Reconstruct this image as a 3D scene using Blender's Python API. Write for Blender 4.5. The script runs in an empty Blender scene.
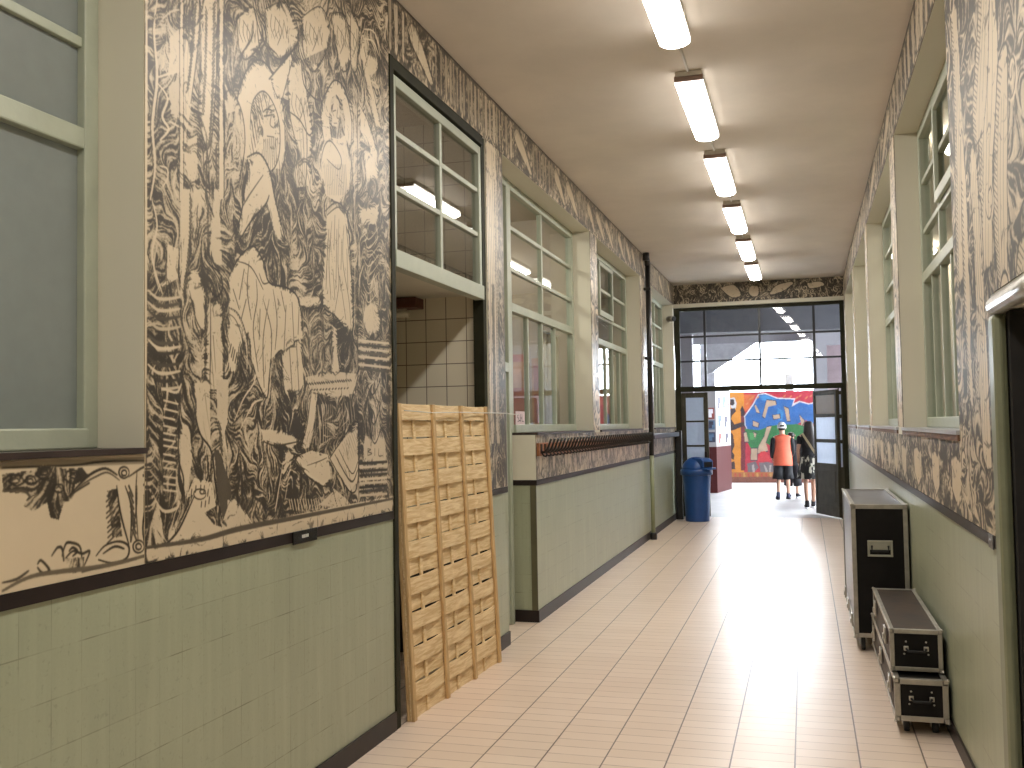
import bpy, bmesh, math, random
import numpy as np
from mathutils import Vector, Matrix
PI=math.pi
SC=bpy.context.scene
COL=SC.collection
# ------------------------------------------------------------------ mesh helper
class MB:
    def __init__(s): s.v=[];s.f=[];s.uv={};s.mi=[];s.sm=[]
    def face(s,idx,uv=None,mi=0,sm=False):
        if uv: s.uv[len(s.f)]=uv
        s.f.append(tuple(idx));s.mi.append(mi);s.sm.append(sm)
    def box(s,x0,x1,y0,y1,z0,z1,M=None,mi=0):
        b=len(s.v)
        P=[(x,y,z) for x in(x0,x1) for y in(y0,y1) for z in(z0,z1)]
        if M is not None: P=[tuple(M@Vector(p)) for p in P]
        s.v+=P
        for q in((0,1,3,2),(4,6,7,5),(0,4,5,1),(2,3,7,6),(0,2,6,4),(1,5,7,3)): s.face([b+i for i in q],mi=mi)
        return s
    def quad(s,p,uv=((0,0),(1,0),(1,1),(0,1)),mi=0):
        b=len(s.v);s.v+=[tuple(x) for x in p];s.face(range(b,b+4),uv,mi);return s
    def tube(s,pts,r,n=8,cap=True,mi=0):
        pts=[Vector(p) for p in pts]
        rs=r if isinstance(r,(list,tuple)) else [r]*len(pts)
        b=len(s.v);up=None
        for i,p in enumerate(pts):
            d=(pts[min(i+1,len(pts)-1)]-pts[max(i-1,0)]).normalized()
            if up is None: up=Vector((0,0,1)) if abs(d.z)<.9 else Vector((1,0,0))
            a=d.cross(up)
            if a.length<1e-4: a=d.cross(Vector((0,1,0)))
            a.normalize();c=a.cross(d).normalized();up=c
            for k in range(n):
                t=2*PI*k/n;s.v.append(tuple(p+rs[i]*(math.cos(t)*a+math.sin(t)*c)))
        for i in range(len(pts)-1):
            for k in range(n):
                s.face((b+i*n+k,b+i*n+(k+1)%n,b+(i+1)*n+(k+1)%n,b+(i+1)*n+k),mi=mi,sm=True)
        if cap:
            s.face([b+k for k in range(n)][::-1],mi=mi);e=b+(len(pts)-1)*n;s.face([e+k for k in range(n)],mi=mi)
        return s
    def lathe(s,prof,c=(0,0,0),n=24,mi=0,sx=1,sy=1,M=None):
        b=len(s.v)
        for r,z in prof:
            for k in range(n):
                t=2*PI*k/n;p=Vector((r*math.cos(t)*sx,r*math.sin(t)*sy,z))
                if M is not None:p=M@p
                s.v.append((c[0]+p.x,c[1]+p.y,c[2]+p.z))
        for i in range(len(prof)-1):
            for k in range(n): s.face((b+i*n+k,b+i*n+(k+1)%n,b+(i+1)*n+(k+1)%n,b+(i+1)*n+k),mi=mi,sm=True)
        s.face([b+k for k in range(n)][::-1],mi=mi);e=b+(len(prof)-1)*n;s.face([e+k for k in range(n)],mi=mi)
        return s
    def prism(s,poly,a0,a1,axis=0,mi=0):
        """extrude a 2D polygon along an axis (0: poly in yz, 1: poly in xz, 2: poly in xy)"""
        b=len(s.v);n=len(poly)
        for a in(a0,a1):
            for p in poly:
                s.v.append((a,p[0],p[1]) if axis==0 else (p[0],a,p[1]) if axis==1 else (p[0],p[1],a))
        for k in range(n): s.face((b+k,b+(k+1)%n,b+n+(k+1)%n,b+n+k),mi=mi)
        s.face([b+k for k in range(n)][::-1],mi=mi);s.face([b+n+k for k in range(n)],mi=mi)
        return s
    def build(s,name,mat,parent=None,bev=0,loc=None):
        me=bpy.data.meshes.new(name);me.from_pydata(s.v,[],s.f)
        for m in(mat if isinstance(mat,(list,tuple)) else [mat]): me.materials.append(m)
        if s.uv:
            L=me.uv_layers.new(name='UVMap')
            for fi,uv in s.uv.items():
                p=me.polygons[fi]
                for k,li in enumerate(p.loop_indices): L.data[li].uv=uv[k]
        me.polygons.foreach_set('material_index',s.mi);me.polygons.foreach_set('use_smooth',s.sm)
        bm=bmesh.new();bm.from_mesh(me);bmesh.ops.recalc_face_normals(bm,faces=bm.faces);bm.to_mesh(me);bm.free()
        o=bpy.data.objects.new(name,me);COL.objects.link(o)
        if parent is not None:o.parent=parent
        if loc is not None:o.location=loc
        if bev:
            m=o.modifiers.new('edge','BEVEL');m.width=bev;m.segments=2;m.limit_method='ANGLE';m.angle_limit=.7
        return o
def tag(o,label=None,cat=None,group=None,kind=None):
    if label:o['label']=label
    if cat:o['category']=cat
    if group:o['group']=group
    if kind:o['kind']=kind
    return o
def thing(name,label,cat,loc=(0,0,0),rz=0,group=None):
    o=bpy.data.objects.new(name,None);COL.objects.link(o);o.location=loc;o.rotation_euler=(0,0,rz);o.empty_display_size=.1
    return tag(o,label,cat,group)
def struct(name,mb,mat,label,cat,parent=None,bev=0):
    o=mb.build(name,mat,parent,bev)
    if parent is None: tag(o,label,cat,kind='structure')
    return o
KIDS={}
def kids(o): return [c for c in bpy.data.objects if c.parent==o]
def dup(root,loc,rz=None,label=None,name=None):
    r=root.copy();COL.objects.link(r);r.location=loc
    if rz is not None:r.rotation_euler=(0,0,rz)
    if label:r['label']=label
    for ch in kids(root):
        c=ch.copy();COL.objects.link(c);c.parent=r
        for g in kids(ch):
            d=g.copy();COL.objects.link(d);d.parent=c
    return r
# ------------------------------------------------------------------ materials
def newmat(name):
    m=bpy.data.materials.new(name);m.use_nodes=True
    nt=m.node_tree;b=nt.nodes['Principled BSDF'];return m,nt,b
class N:
    def __init__(s,nt): s.nt=nt
    def __call__(s,t,ins=None,**kw):
        n=s.nt.nodes.new(t)
        for k,v in kw.items(): setattr(n,k,v)
        for k,v in(ins or {}).items():
            if isinstance(v,bpy.types.NodeSocket): s.nt.links.new(v,n.inputs[k])
            else: n.inputs[k].default_value=v
        return n
    def math(s,op,a,b=0.0,c=0.0):
        n=s('ShaderNodeMath',operation=op)
        for i,v in enumerate((a,b,c)):
            if isinstance(v,bpy.types.NodeSocket): s.nt.links.new(v,n.inputs[i])
            else: n.inputs[i].default_value=v
        return n.outputs[0]
    def mix(s,f,a,b,bt='MIX'):
        n=s('ShaderNodeMix',data_type='RGBA',blend_type=bt)
        for k,v in((0,f),(6,a),(7,b)):
            if isinstance(v,bpy.types.NodeSocket): s.nt.links.new(v,n.inputs[k])
            else: n.inputs[k].default_value=(v if k==0 else (*v,1) if len(v)==3 else v)
        return n.outputs[2]
def col4(c): return (c[0],c[1],c[2],1)
def mat(name,c,rough=.5,metal=0,var=.12,scale=6,bump=0,bscale=60,spec=.5,stretch=None,c2=None):
    m,nt,b=newmat(name);n=N(nt)
    tc=n('ShaderNodeTexCoord').outputs['Object']
    if stretch:
        tc=n('ShaderNodeMapping',{0:tc,3:stretch}).outputs[0]
    nz=n('ShaderNodeTexNoise',{'Vector':tc,'Scale':scale,'Detail':5.0,'Roughness':.6})
    d=c2 or tuple(x*(1-2.2*var) for x in c)
    r=n('ShaderNodeMapRange',{0:nz.outputs[0],1:.3,2:.7})
    nt.links.new(n.mix(r.outputs[0],d,c),b.inputs['Base Color'])
    b.inputs['Roughness'].default_value=rough;b.inputs['Metallic'].default_value=metal;b.inputs['Specular IOR Level'].default_value=spec
    if bump:
        nb=n('ShaderNodeTexNoise',{'Vector':tc,'Scale':bscale,'Detail':3.0})
        bp=n('ShaderNodeBump',{'Strength':bump,'Distance':.01,'Height':nb.outputs[0]})
        nt.links.new(bp.outputs[0],b.inputs['Normal'])
    return m
def emat(name,c,st):
    m,nt,b=newmat(name);b.inputs['Base Color'].default_value=(.8,.8,.8,1)
    b.inputs['Emission Color'].default_value=col4(c);b.inputs['Emission Strength'].default_value=st;return m
def line(n,coord,period,width,off=0.0):
    """1 on a joint line of the given width repeated with the period"""
    f=n.math('FRACT',n.math('DIVIDE',n.math('SUBTRACT',coord,off),period))
    d=n.math('MINIMUM',f,n.math('SUBTRACT',1.0,f))
    return n.math('LESS_THAN',d,width/2/period)
def floor_mat():
    m,nt,b=newmat('floor_tile');n=N(nt)
    p=n('ShaderNodeSeparateXYZ',{0:n('ShaderNodeNewGeometry').outputs['Position']})
    X,Y=p.outputs[0],p.outputs[1]
    col=n.math('FLOOR',n.math('DIVIDE',n.math('ADD',X,2.193+3),.3))
    rnd=n('ShaderNodeTexWhiteNoise',{'W':col},noise_dimensions='1D').outputs[0]
    Y2=n.math('ADD',Y,n.math('MULTIPLY',rnd,.05))
    jx=line(n,X,.3,.0075,-2.193);jy=line(n,Y2,.12,.0075)
    row=n.math('FLOOR',n.math('DIVIDE',Y2,.12))
    cv=n('ShaderNodeCombineXYZ',{0:col,1:row});tv=n('ShaderNodeTexWhiteNoise',{'Vector':cv.outputs[0]},noise_dimensions='3D').outputs[0]
    base=n.mix(tv,(.74,.60,.49),(.80,.66,.55))
    nz=n('ShaderNodeTexNoise',{'Vector':n('ShaderNodeNewGeometry').outputs['Position'],'Scale':1.3,'Detail':6.0})
    base=n.mix(n.math('MULTIPLY',nz.outputs[0],.35),base,(.68,.54,.43))
    n2=n('ShaderNodeTexNoise',{'Vector':n('ShaderNodeNewGeometry').outputs['Position'],'Scale':9.0,'Detail':3.0})
    jyv=n.math('MULTIPLY',jy,n('ShaderNodeMapRange',{0:n2.outputs[0],1:.3,2:.7,3:.35,4:.8}).outputs[0])
    c=n.mix(jyv,base,(.30,.19,.13));c=n.mix(n.math('MULTIPLY',jx,.9),c,(.09,.055,.04))
    nt.links.new(c,b.inputs['Base Color'])
    ro=n.math('MULTIPLY_ADD',nz.outputs[0],.06,.285);nt.links.new(ro,b.inputs['Roughness'])
    j=n.math('MAXIMUM',jx,n.math('MULTIPLY',jy,.6))
    bp=n('ShaderNodeBump',{'Strength':.25,'Distance':.003,'Height':n.math('MULTIPLY',j,-1.0)})
    nt.links.new(bp.outputs[0],b.inputs['Normal']);b.inputs['Specular IOR Level'].default_value=.6
    return m
def wall_mat(name,tile=(.365,.395,.28),cream=(.70,.67,.555)):
    m,nt,b=newmat(name);n=N(nt)
    pos=n('ShaderNodeNewGeometry').outputs['Position']
    p=n('ShaderNodeSeparateXYZ',{0:pos});X,Y,Z=p.outputs
    u=n.math('ADD',Y,X)
    jx=line(n,u,.13,.004,3.129-2.19);jz=line(n,Z,.15,.004,1.145)
    nz=n('ShaderNodeTexNoise',{'Vector':pos,'Scale':2.2,'Detail':6.0});ns=n('ShaderNodeTexNoise',{'Vector':pos,'Scale':90.0,'Detail':2.0})
    t=n.mix(nz.outputs[0],tuple(x*.86 for x in tile),tuple(x*1.1 for x in tile))
    t=n.mix(n.math('MULTIPLY',ns.outputs[0],.35),t,tuple(x*.7 for x in tile))
    cc=n('ShaderNodeCombineXYZ',{0:n.math('FLOOR',n.math('DIVIDE',n.math('SUBTRACT',u,3.129-2.19),.13)),1:n.math('FLOOR',n.math('DIVIDE',n.math('SUBTRACT',Z,1.145),.15))})
    tv=n('ShaderNodeTexWhiteNoise',{'Vector':cc.outputs[0]},noise_dimensions='3D').outputs[0]
    t=n.mix(n.math('MULTIPLY',tv,.22),t,tuple(x*.72 for x in tile))
    jn=n('ShaderNodeTexNoise',{'Vector':pos,'Scale':5.0,'Detail':3.0})
    jf=n('ShaderNodeMapRange',{0:jn.outputs[0],1:.42,2:.66,3:.05,4:.75}).outputs[0]
    t=n.mix(n.math('MULTIPLY',n.math('MAXIMUM',n.math('MULTIPLY',jx,.6),jz),jf),t,(.12,.12,.07))
    sp=n('ShaderNodeTexNoise',{'Vector':pos,'Scale':55.0,'Detail':2.0});t=n.mix(n('ShaderNodeMapRange',{0:sp.outputs[0],1:.62,2:.75,3:0.0,4:.35}).outputs[0],t,tuple(x*.5 for x in tile))
    st=n('ShaderNodeTexNoise',{'Vector':n('ShaderNodeCombineXYZ',{0:n.math('MULTIPLY',u,16.0),1:n.math('MULTIPLY',Z,1.2)}).outputs[0],'Scale':1.0,'Detail':4.0})
    t=n.mix(n.math('MULTIPLY',n('ShaderNodeMapRange',{0:st.outputs[0],1:.45,2:.75}).outputs[0],.35),t,tuple(x*1.25 for x in tile))
    w=n.mix(nz.outputs[0],tuple(x*.93 for x in cream),cream)
    k=n.math('LESS_THAN',Z,1.165)
    nt.links.new(n.mix(k,w,t),b.inputs['Base Color'])
    nt.links.new(n.math('MULTIPLY_ADD',k,-.22,.55),b.inputs['Roughness'])
    bp=n('ShaderNodeBump',{'Strength':.12,'Distance':.004,'Height':n.math('SUBTRACT',nz.outputs[0],n.math('MULTIPLY',n.math('MAXIMUM',jx,jz),n.math('MULTIPLY',k,.5)))})
    nt.links.new(bp.outputs[0],b.inputs['Normal']);return m
def small_tile_mat():
    m,nt,b=newmat('white_wall_tile');n=N(nt)
    p=n('ShaderNodeSeparateXYZ',{0:n('ShaderNodeNewGeometry').outputs['Position']});X,Y,Z=p.outputs
    j=n.math('MAXIMUM',line(n,n.math('ADD',X,Y),.158,.006,.02),line(n,Z,.165,.006,.13))
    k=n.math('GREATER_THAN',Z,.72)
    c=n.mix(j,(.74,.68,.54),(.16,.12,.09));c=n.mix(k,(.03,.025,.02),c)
    nt.links.new(c,b.inputs['Base Color']);b.inputs['Roughness'].default_value=.3;return m
def glass_mat(name,tint=(.92,.95,.93),fr=1.5,rough=.0,minr=.0):
    m=bpy.data.materials.new(name);m.use_nodes=True;nt=m.node_tree;nt.nodes.clear();n=N(nt)
    o=n('ShaderNodeOutputMaterial')
    tr=n('ShaderNodeBsdfTransparent',{'Color':col4(tint)});gl=n('ShaderNodeBsdfGlossy',{'Color':(1,1,1,1),'Roughness':rough})
    g=n('ShaderNodeNewGeometry');dt=n('ShaderNodeVectorMath',{0:g.outputs['Normal'],1:g.outputs['Incoming']},operation='DOT_PRODUCT').outputs['Value']
    q=n.math('POWER',n.math('SUBTRACT',1.0,n.math('ABSOLUTE',dt)),5.0);f0=max(((fr-1)/(fr+1))**2*.8,minr)
    f=n.math('MULTIPLY_ADD',q,(1-f0)*.4,f0)
    mx=n('ShaderNodeMixShader',{0:f,1:tr.outputs[0],2:gl.outputs[0]})
    nt.links.new(mx.outputs[0],o.inputs[0]);return m
def frosted_mat(name,c,tr=.55):
    m=bpy.data.materials.new(name);m.use_nodes=True;nt=m.node_tree;nt.nodes.clear();n=N(nt)
    o=n('ShaderNodeOutputMaterial')
    pos=n('ShaderNodeNewGeometry').outputs['Position'];nz=n('ShaderNodeTexNoise',{'Vector':pos,'Scale':14.0,'Detail':5.0})
    cc=n.mix(nz.outputs[0],tuple(x*.85 for x in c),c)
    d=n('ShaderNodeBsdfDiffuse',{'Color':cc});t=n('ShaderNodeBsdfTranslucent',{'Color':cc});g=n('ShaderNodeBsdfGlossy',{'Color':(1,1,1,1),'Roughness':.12})
    a=n('ShaderNodeMixShader',{0:tr,1:d.outputs[0],2:t.outputs[0]})
    mx=n('ShaderNodeMixShader',{0:n('ShaderNodeFresnel',{'IOR':1.45}).outputs[0],1:a.outputs[0],2:g.outputs[0]})
    nt.links.new(mx.outputs[0],o.inputs[0]);return m
def wood_mat(name,c,c2,axis=(1,1,1),scale=8,rough=.6):
    m,nt,b=newmat(name);n=N(nt)
    tc=n('ShaderNodeTexCoord').outputs['Object']
    oi=n('ShaderNodeObjectInfo').outputs['Random']
    tc=n('ShaderNodeMapping',{0:tc,3:axis}).outputs[0]
    nz=n('ShaderNodeTexNoise',{'Vector':tc,'Scale':scale,'Detail':6.0,'Roughness':.65,'Distortion':.6})
    r=n('ShaderNodeMapRange',{0:nz.outputs[0],1:.38,2:.62})
    nt.links.new(n.mix(r.outputs[0],c2,c),b.inputs['Base Color']);b.inputs['Roughness'].default_value=rough
    bp=n('ShaderNodeBump',{'Strength':.15,'Distance':.004,'Height':nz.outputs[0]});nt.links.new(bp.outputs[0],b.inputs['Normal']);return m
# ------------------------------------------------------------------ drawn murals (rasterised strokes)
def vnoise(h,w,cy,cx,rng):
    gy,gx=int(h/cy)+3,int(w/cx)+3
    g=rng.random((gy,gx));y=np.arange(h)/cy;x=np.arange(w)/cx
    iy=y.astype(int);ix=x.astype(int);fy=y-iy;fx=x-ix;fy=fy*fy*(3-2*fy);fx=fx*fx*(3-2*fx)
    a=g[iy][:,ix];b=g[iy][:,ix+1];c=g[iy+1][:,ix];d=g[iy+1][:,ix+1]
    fx=fx[None];fy=fy[:,None]
    return (a*(1-fx)+b*fx)*(1-fy)+(c*(1-fx)+d*fx)*fy
def sstep(a,b,x):
    t=np.clip((x-a)/(b-a),0,1);return t*t*(3-2*t)
class Canvas:
    def __init__(s,wmm,hmm,res,seed=1,cell=(150,90),k=3.2,tone=.6,src=(6,6),top=None):
        s.res=res;s.w=max(4,int(wmm/res));s.h=max(4,int(hmm/res));rng=np.random.default_rng(seed);s.rng=rng
        cy,cx=cell[0]/res,cell[1]/res
        th=PI/2+k*(vnoise(s.h,s.w,cy,cx,rng)-.5)+k*.55*(vnoise(s.h,s.w,cy/2.5,cx/2.2,rng)-.5)
        c,q=np.cos(th),np.sin(th);src=vnoise(s.h,s.w,max(1.2,src[0]/res),max(1.2,src[1]/res),rng);acc=np.zeros((s.h,s.w));n=int(52/res)+2
        for sg in(-1,1):
            y,x=np.mgrid[0:s.h,0:s.w].astype(float)
            for i in range(n):
                yi=np.clip(y,0,s.h-1).astype(int);xi=np.clip(x,0,s.w-1).astype(int);acc+=src[yi,xi];x+=sg*c[yi,xi];y+=sg*q[yi,xi]
        r=np.empty(acc.size);r[np.argsort(acc.ravel())]=np.linspace(0,1,acc.size);s.v=r.reshape(acc.shape)
        s.big=vnoise(s.h,s.w,cy*1.5,cx*1.6,rng)-.5
        s.grain=rng.random((s.h,s.w))-.5
        s.grad=np.zeros((s.h,1)) if top is None else np.linspace(0,top-tone,s.h)[:,None]
        s.a=np.zeros((s.h,s.w));s.a[:]=s.sw(tone,slice(None),slice(None))
    def sw(s,tone,ys,xs):
        t=np.clip(tone+s.grad[ys]+.55*s.big[ys,xs],.03,.97)
        v=s.v[ys,xs]+.12*s.grain[ys,xs]
        w=.34*sstep(.12,.7,t);o=w+(1-w)*.88*sstep(1-t-.16,1-t+.2,v)
        return np.clip(o*(1-.75*sstep(.13,.05,v)),0,1)
    def bb(s,P,pad):
        x0=max(0,int(P[:,0].min()-pad));x1=min(s.w,int(P[:,0].max()+pad)+2);y0=max(0,int(P[:,1].min()-pad));y1=min(s.h,int(P[:,1].max()+pad)+2)
        return (slice(y0,y1),slice(x0,x1)) if x1>x0 and y1>y0 else None
    def mask(s,P):
        b=s.bb(P,1)
        if b is None:return None,None
        ys=np.arange(b[0].start,b[0].stop)[:,None]+.5;xs=np.arange(b[1].start,b[1].stop)[None]+.5
        m=np.zeros((ys.shape[0],xs.shape[1]),bool);n=len(P)
        for i in range(n):
            x1,y1=P[i];x2,y2=P[(i+1)%n]
            if y1==y2: continue
            c=((y1>ys)!=(y2>ys))&(xs<(x2-x1)*(ys-y1)/(y2-y1)+x1);m^=c
        return b,m
    def pts(s,flat): return np.array(flat,float).reshape(-1,2)/s.res
    def smooth(s,P,closed=False,m=5):
        if len(P)<3:return P
        n=len(P);out=[]
        for i in range(n-1):
            p0=P[max(i-1,0)];p1=P[i];p2=P[i+1];p3=P[min(i+2,n-1)]
            for t in np.arange(m)/m:
                out.append(.5*((2*p1)+(-p0+p2)*t+(2*p0-5*p1+4*p2-p3)*t*t+(-p0+3*p1-3*p2+p3)*t**3))
        out.append(P[-1]);return np.array(out)
    def fill(s,P,tone):
        b,m=s.mask(P)
        if b is None:return
        val=tone+.05*s.grain[b]+.1*s.big[b]*(.3+tone)
        if tone<.3:
            R=max(2,int(min(26/s.res,.2*np.ptp(P,axis=0).min())));f=m.astype(float)
            for ax in(0,1):
                w=[(R+1,R),(0,0)] if ax==0 else [(0,0),(R+1,R)]
                cs=np.cumsum(np.pad(f,w),axis=ax);n=2*R+1
                f=(cs[n:]-cs[:-n])/n if ax==0 else (cs[:,n:]-cs[:,:-n])/n
            e=np.clip((.9-f)*1.2,0,.5)*np.clip(.75+2.2*s.big[b],.0,1.3)
            val=np.maximum(val,.55*sstep(.93,.985,s.v[b]))
            val=np.maximum(val,sstep(1-e-.12,1-e+.12,s.v[b])*.85*(e>.02))
        s.a[b]=np.where(m,np.clip(val,0,1),s.a[b])
    def swirl(s,P,tone):
        b,m=s.mask(P)
        if b is None:return
        s.a[b]=np.where(m,s.sw(tone,*b),s.a[b])
    def stroke(s,P,w,d,taper=True):
        n=len(P)
        for i in range(n-1):
            q=(i+.5)/n;ww=w*(.45+.55*math.sin(PI*min(1,max(0,q)))) if taper else w
            ww=max(ww,1.0);b=s.bb(P[i:i+2],ww+1)
            if b is None:continue
            ys=np.arange(b[0].start,b[0].stop)[:,None]+.5;xs=np.arange(b[1].start,b[1].stop)[None]+.5
            ax,ay=P[i];dx,dy=P[i+1]-P[i];L=dx*dx+dy*dy+1e-9
            t=np.clip(((xs-ax)*dx+(ys-ay)*dy)/L,0,1)
            dist=np.hypot(xs-ax-t*dx,ys-ay-t*dy)
            al=np.clip(ww/2-dist+.5,0,1);s.a[b]=s.a[b]*(1-al)+d*al
    def hatch(s,P,ang,sp,w,d):
        b,m=s.mask(P)
        if b is None:return
        ys=np.arange(b[0].start,b[0].stop)[:,None];xs=np.arange(b[1].start,b[1].stop)[None];a=math.radians(-ang)
        sp*=1.7;q=(xs*math.sin(a)-ys*math.cos(a))/(sp/s.res)+s.big[b]*1.6
        dd=np.abs(q-np.round(q))*(sp/s.res);al=np.clip(w/s.res/2-dd+.6,0,1)*m*np.clip(.75+s.big[b]*1.2,0,1);s.a[b]=s.a[b]*(1-al)+d*al
    def teeth(s,P,sp,ln,ang,w,d):
        P=s.smooth(P);sp/=s.res;ln/=s.res;a=math.radians(-ang);acc=0
        for i in range(len(P)-1):
            L=np.hypot(*(P[i+1]-P[i]));
            while acc<L:
                p=P[i]+(P[i+1]-P[i])*(acc/max(L,1e-6));j=1+.3*(s.rng.random()-.5)
                s.stroke(np.array([p,p+ln*j*np.array([math.cos(a),math.sin(a)])]),w/s.res,d,False);acc+=sp*(.8+.4*s.rng.random())
            acc-=L
    def run(s,prims):
        for k,ar,flat in prims:
            P=s.pts(flat)
            if k=='f' and .2<=ar[0]<.8: s.swirl(P,ar[0])
            elif k=='f': s.fill(P,*ar)
            elif k=='g': s.swirl(P,*ar)
            elif k=='s': s.stroke(s.smooth(P),ar[0]/s.res,ar[1])
            elif k=='h': s.hatch(P,*ar)
            elif k=='t': s.teeth(P,*ar)
    def image(s,name):
        a=s.a;p=np.pad(a,1,mode='edge')
        a=.5*a+.125*(p[:-2,1:-1]+p[2:,1:-1]+p[1:-1,:-2]+p[1:-1,2:])
        im=bpy.data.images.new(name,s.w,s.h,alpha=False,float_buffer=False);im.colorspace_settings.name='Non-Color'
        px=np.ones((s.h,s.w,4),np.float32);px[...,:3]=np.clip(a,0,1)[...,None];im.pixels.foreach_set(px.ravel());im.update();im.pack();return im
def mural_mat(name,im,paper=(.655,.55,.395),wash=(.235,.19,.13),ink=(.027,.021,.016),rough=.33):
    m,nt,b=newmat(name);n=N(nt)
    t=n('ShaderNodeTexImage');t.image=im;t.extension='EXTEND'
    r=n('ShaderNodeValToRGB',{0:t.outputs[0]});e=r.color_ramp.elements
    e[0].position=.03;e[0].color=col4(paper);e[1].position=.95;e[1].color=col4(ink);x=e.new(.5);x.color=col4(wash)
    nz=n('ShaderNodeTexNoise',{'Vector':n('ShaderNodeNewGeometry').outputs['Position'],'Scale':3.0,'Detail':6.0})
    c=n.mix(n.math('MULTIPLY',nz.outputs[0],.3),r.outputs[0],tuple(p*.75 for p in paper),'MULTIPLY')
    nt.links.new(c,b.inputs['Base Color']);b.inputs['Roughness'].default_value=rough
    bp=n('ShaderNodeBump',{'Strength':.12,'Distance':.003,'Height':t.outputs[0]});nt.links.new(bp.outputs[0],b.inputs['Normal']);return m
def figures(cv,n,seed,hfrac=(.5,.95),wmm=(30,90),outline=7):
    """tall pale robed shapes with outlines and folds"""
    r=random.Random(seed);W=cv.w*cv.res;H=cv.h*cv.res
    for i in range(n):
        cx=W*(i+.2+.6*r.random())/n;hh=H*r.uniform(*hfrac);w=r.uniform(*wmm);z0=(H-hh)*r.random()
        L=[];R=[]
        for k in range(7):
            t=k/6;ww=w*(.55+.5*math.sin(PI*(.15+.75*t)))*(.8+.4*r.random())
            sx=w*.5*math.sin(2.4*t+i);L.append((cx+sx-ww/2,z0+hh*t));R.append((cx+sx+ww/2,z0+hh*t))
        P=np.array(L+R[::-1])/cv.res
        cv.fill(P,.03+.06*r.random());cv.stroke(cv.smooth(np.vstack([P,P[:1]])),outline/cv.res,.95)
        for q in(-.22,.0,.2):
            F=np.array([(a[0]*(.5-q)+b[0]*(.5+q)+r.uniform(-4,4),a[1]) for a,b in zip(L,R)])[r.randrange(2):6]/cv.res
            cv.stroke(cv.smooth(F),5/cv.res,.85)
        cv.teeth(np.array(R)/cv.res,22,18+w*.2,150,5,.85)
def scrolls(cv,n,seed,r0=(25,70)):
    r=random.Random(seed);W=cv.w*cv.res;H=cv.h*cv.res
    for i in range(n):
        x,y=r.random()*W,r.random()*H;R=r.uniform(*r0);s=r.choice((-1,1));a=r.random()*6
        P=np.array([(x+R*(1-t)*math.cos(a+s*9*t),y+R*(1-t)*math.sin(a+s*9*t)) for t in np.linspace(0,.85,18)])/cv.res
        cv.stroke(P,R*.32/cv.res,.03);cv.stroke(P+R*.12/cv.res,R*.1/cv.res,.95)
LAMP=30.0;SKY=18.0;EXPO=0.5
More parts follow.
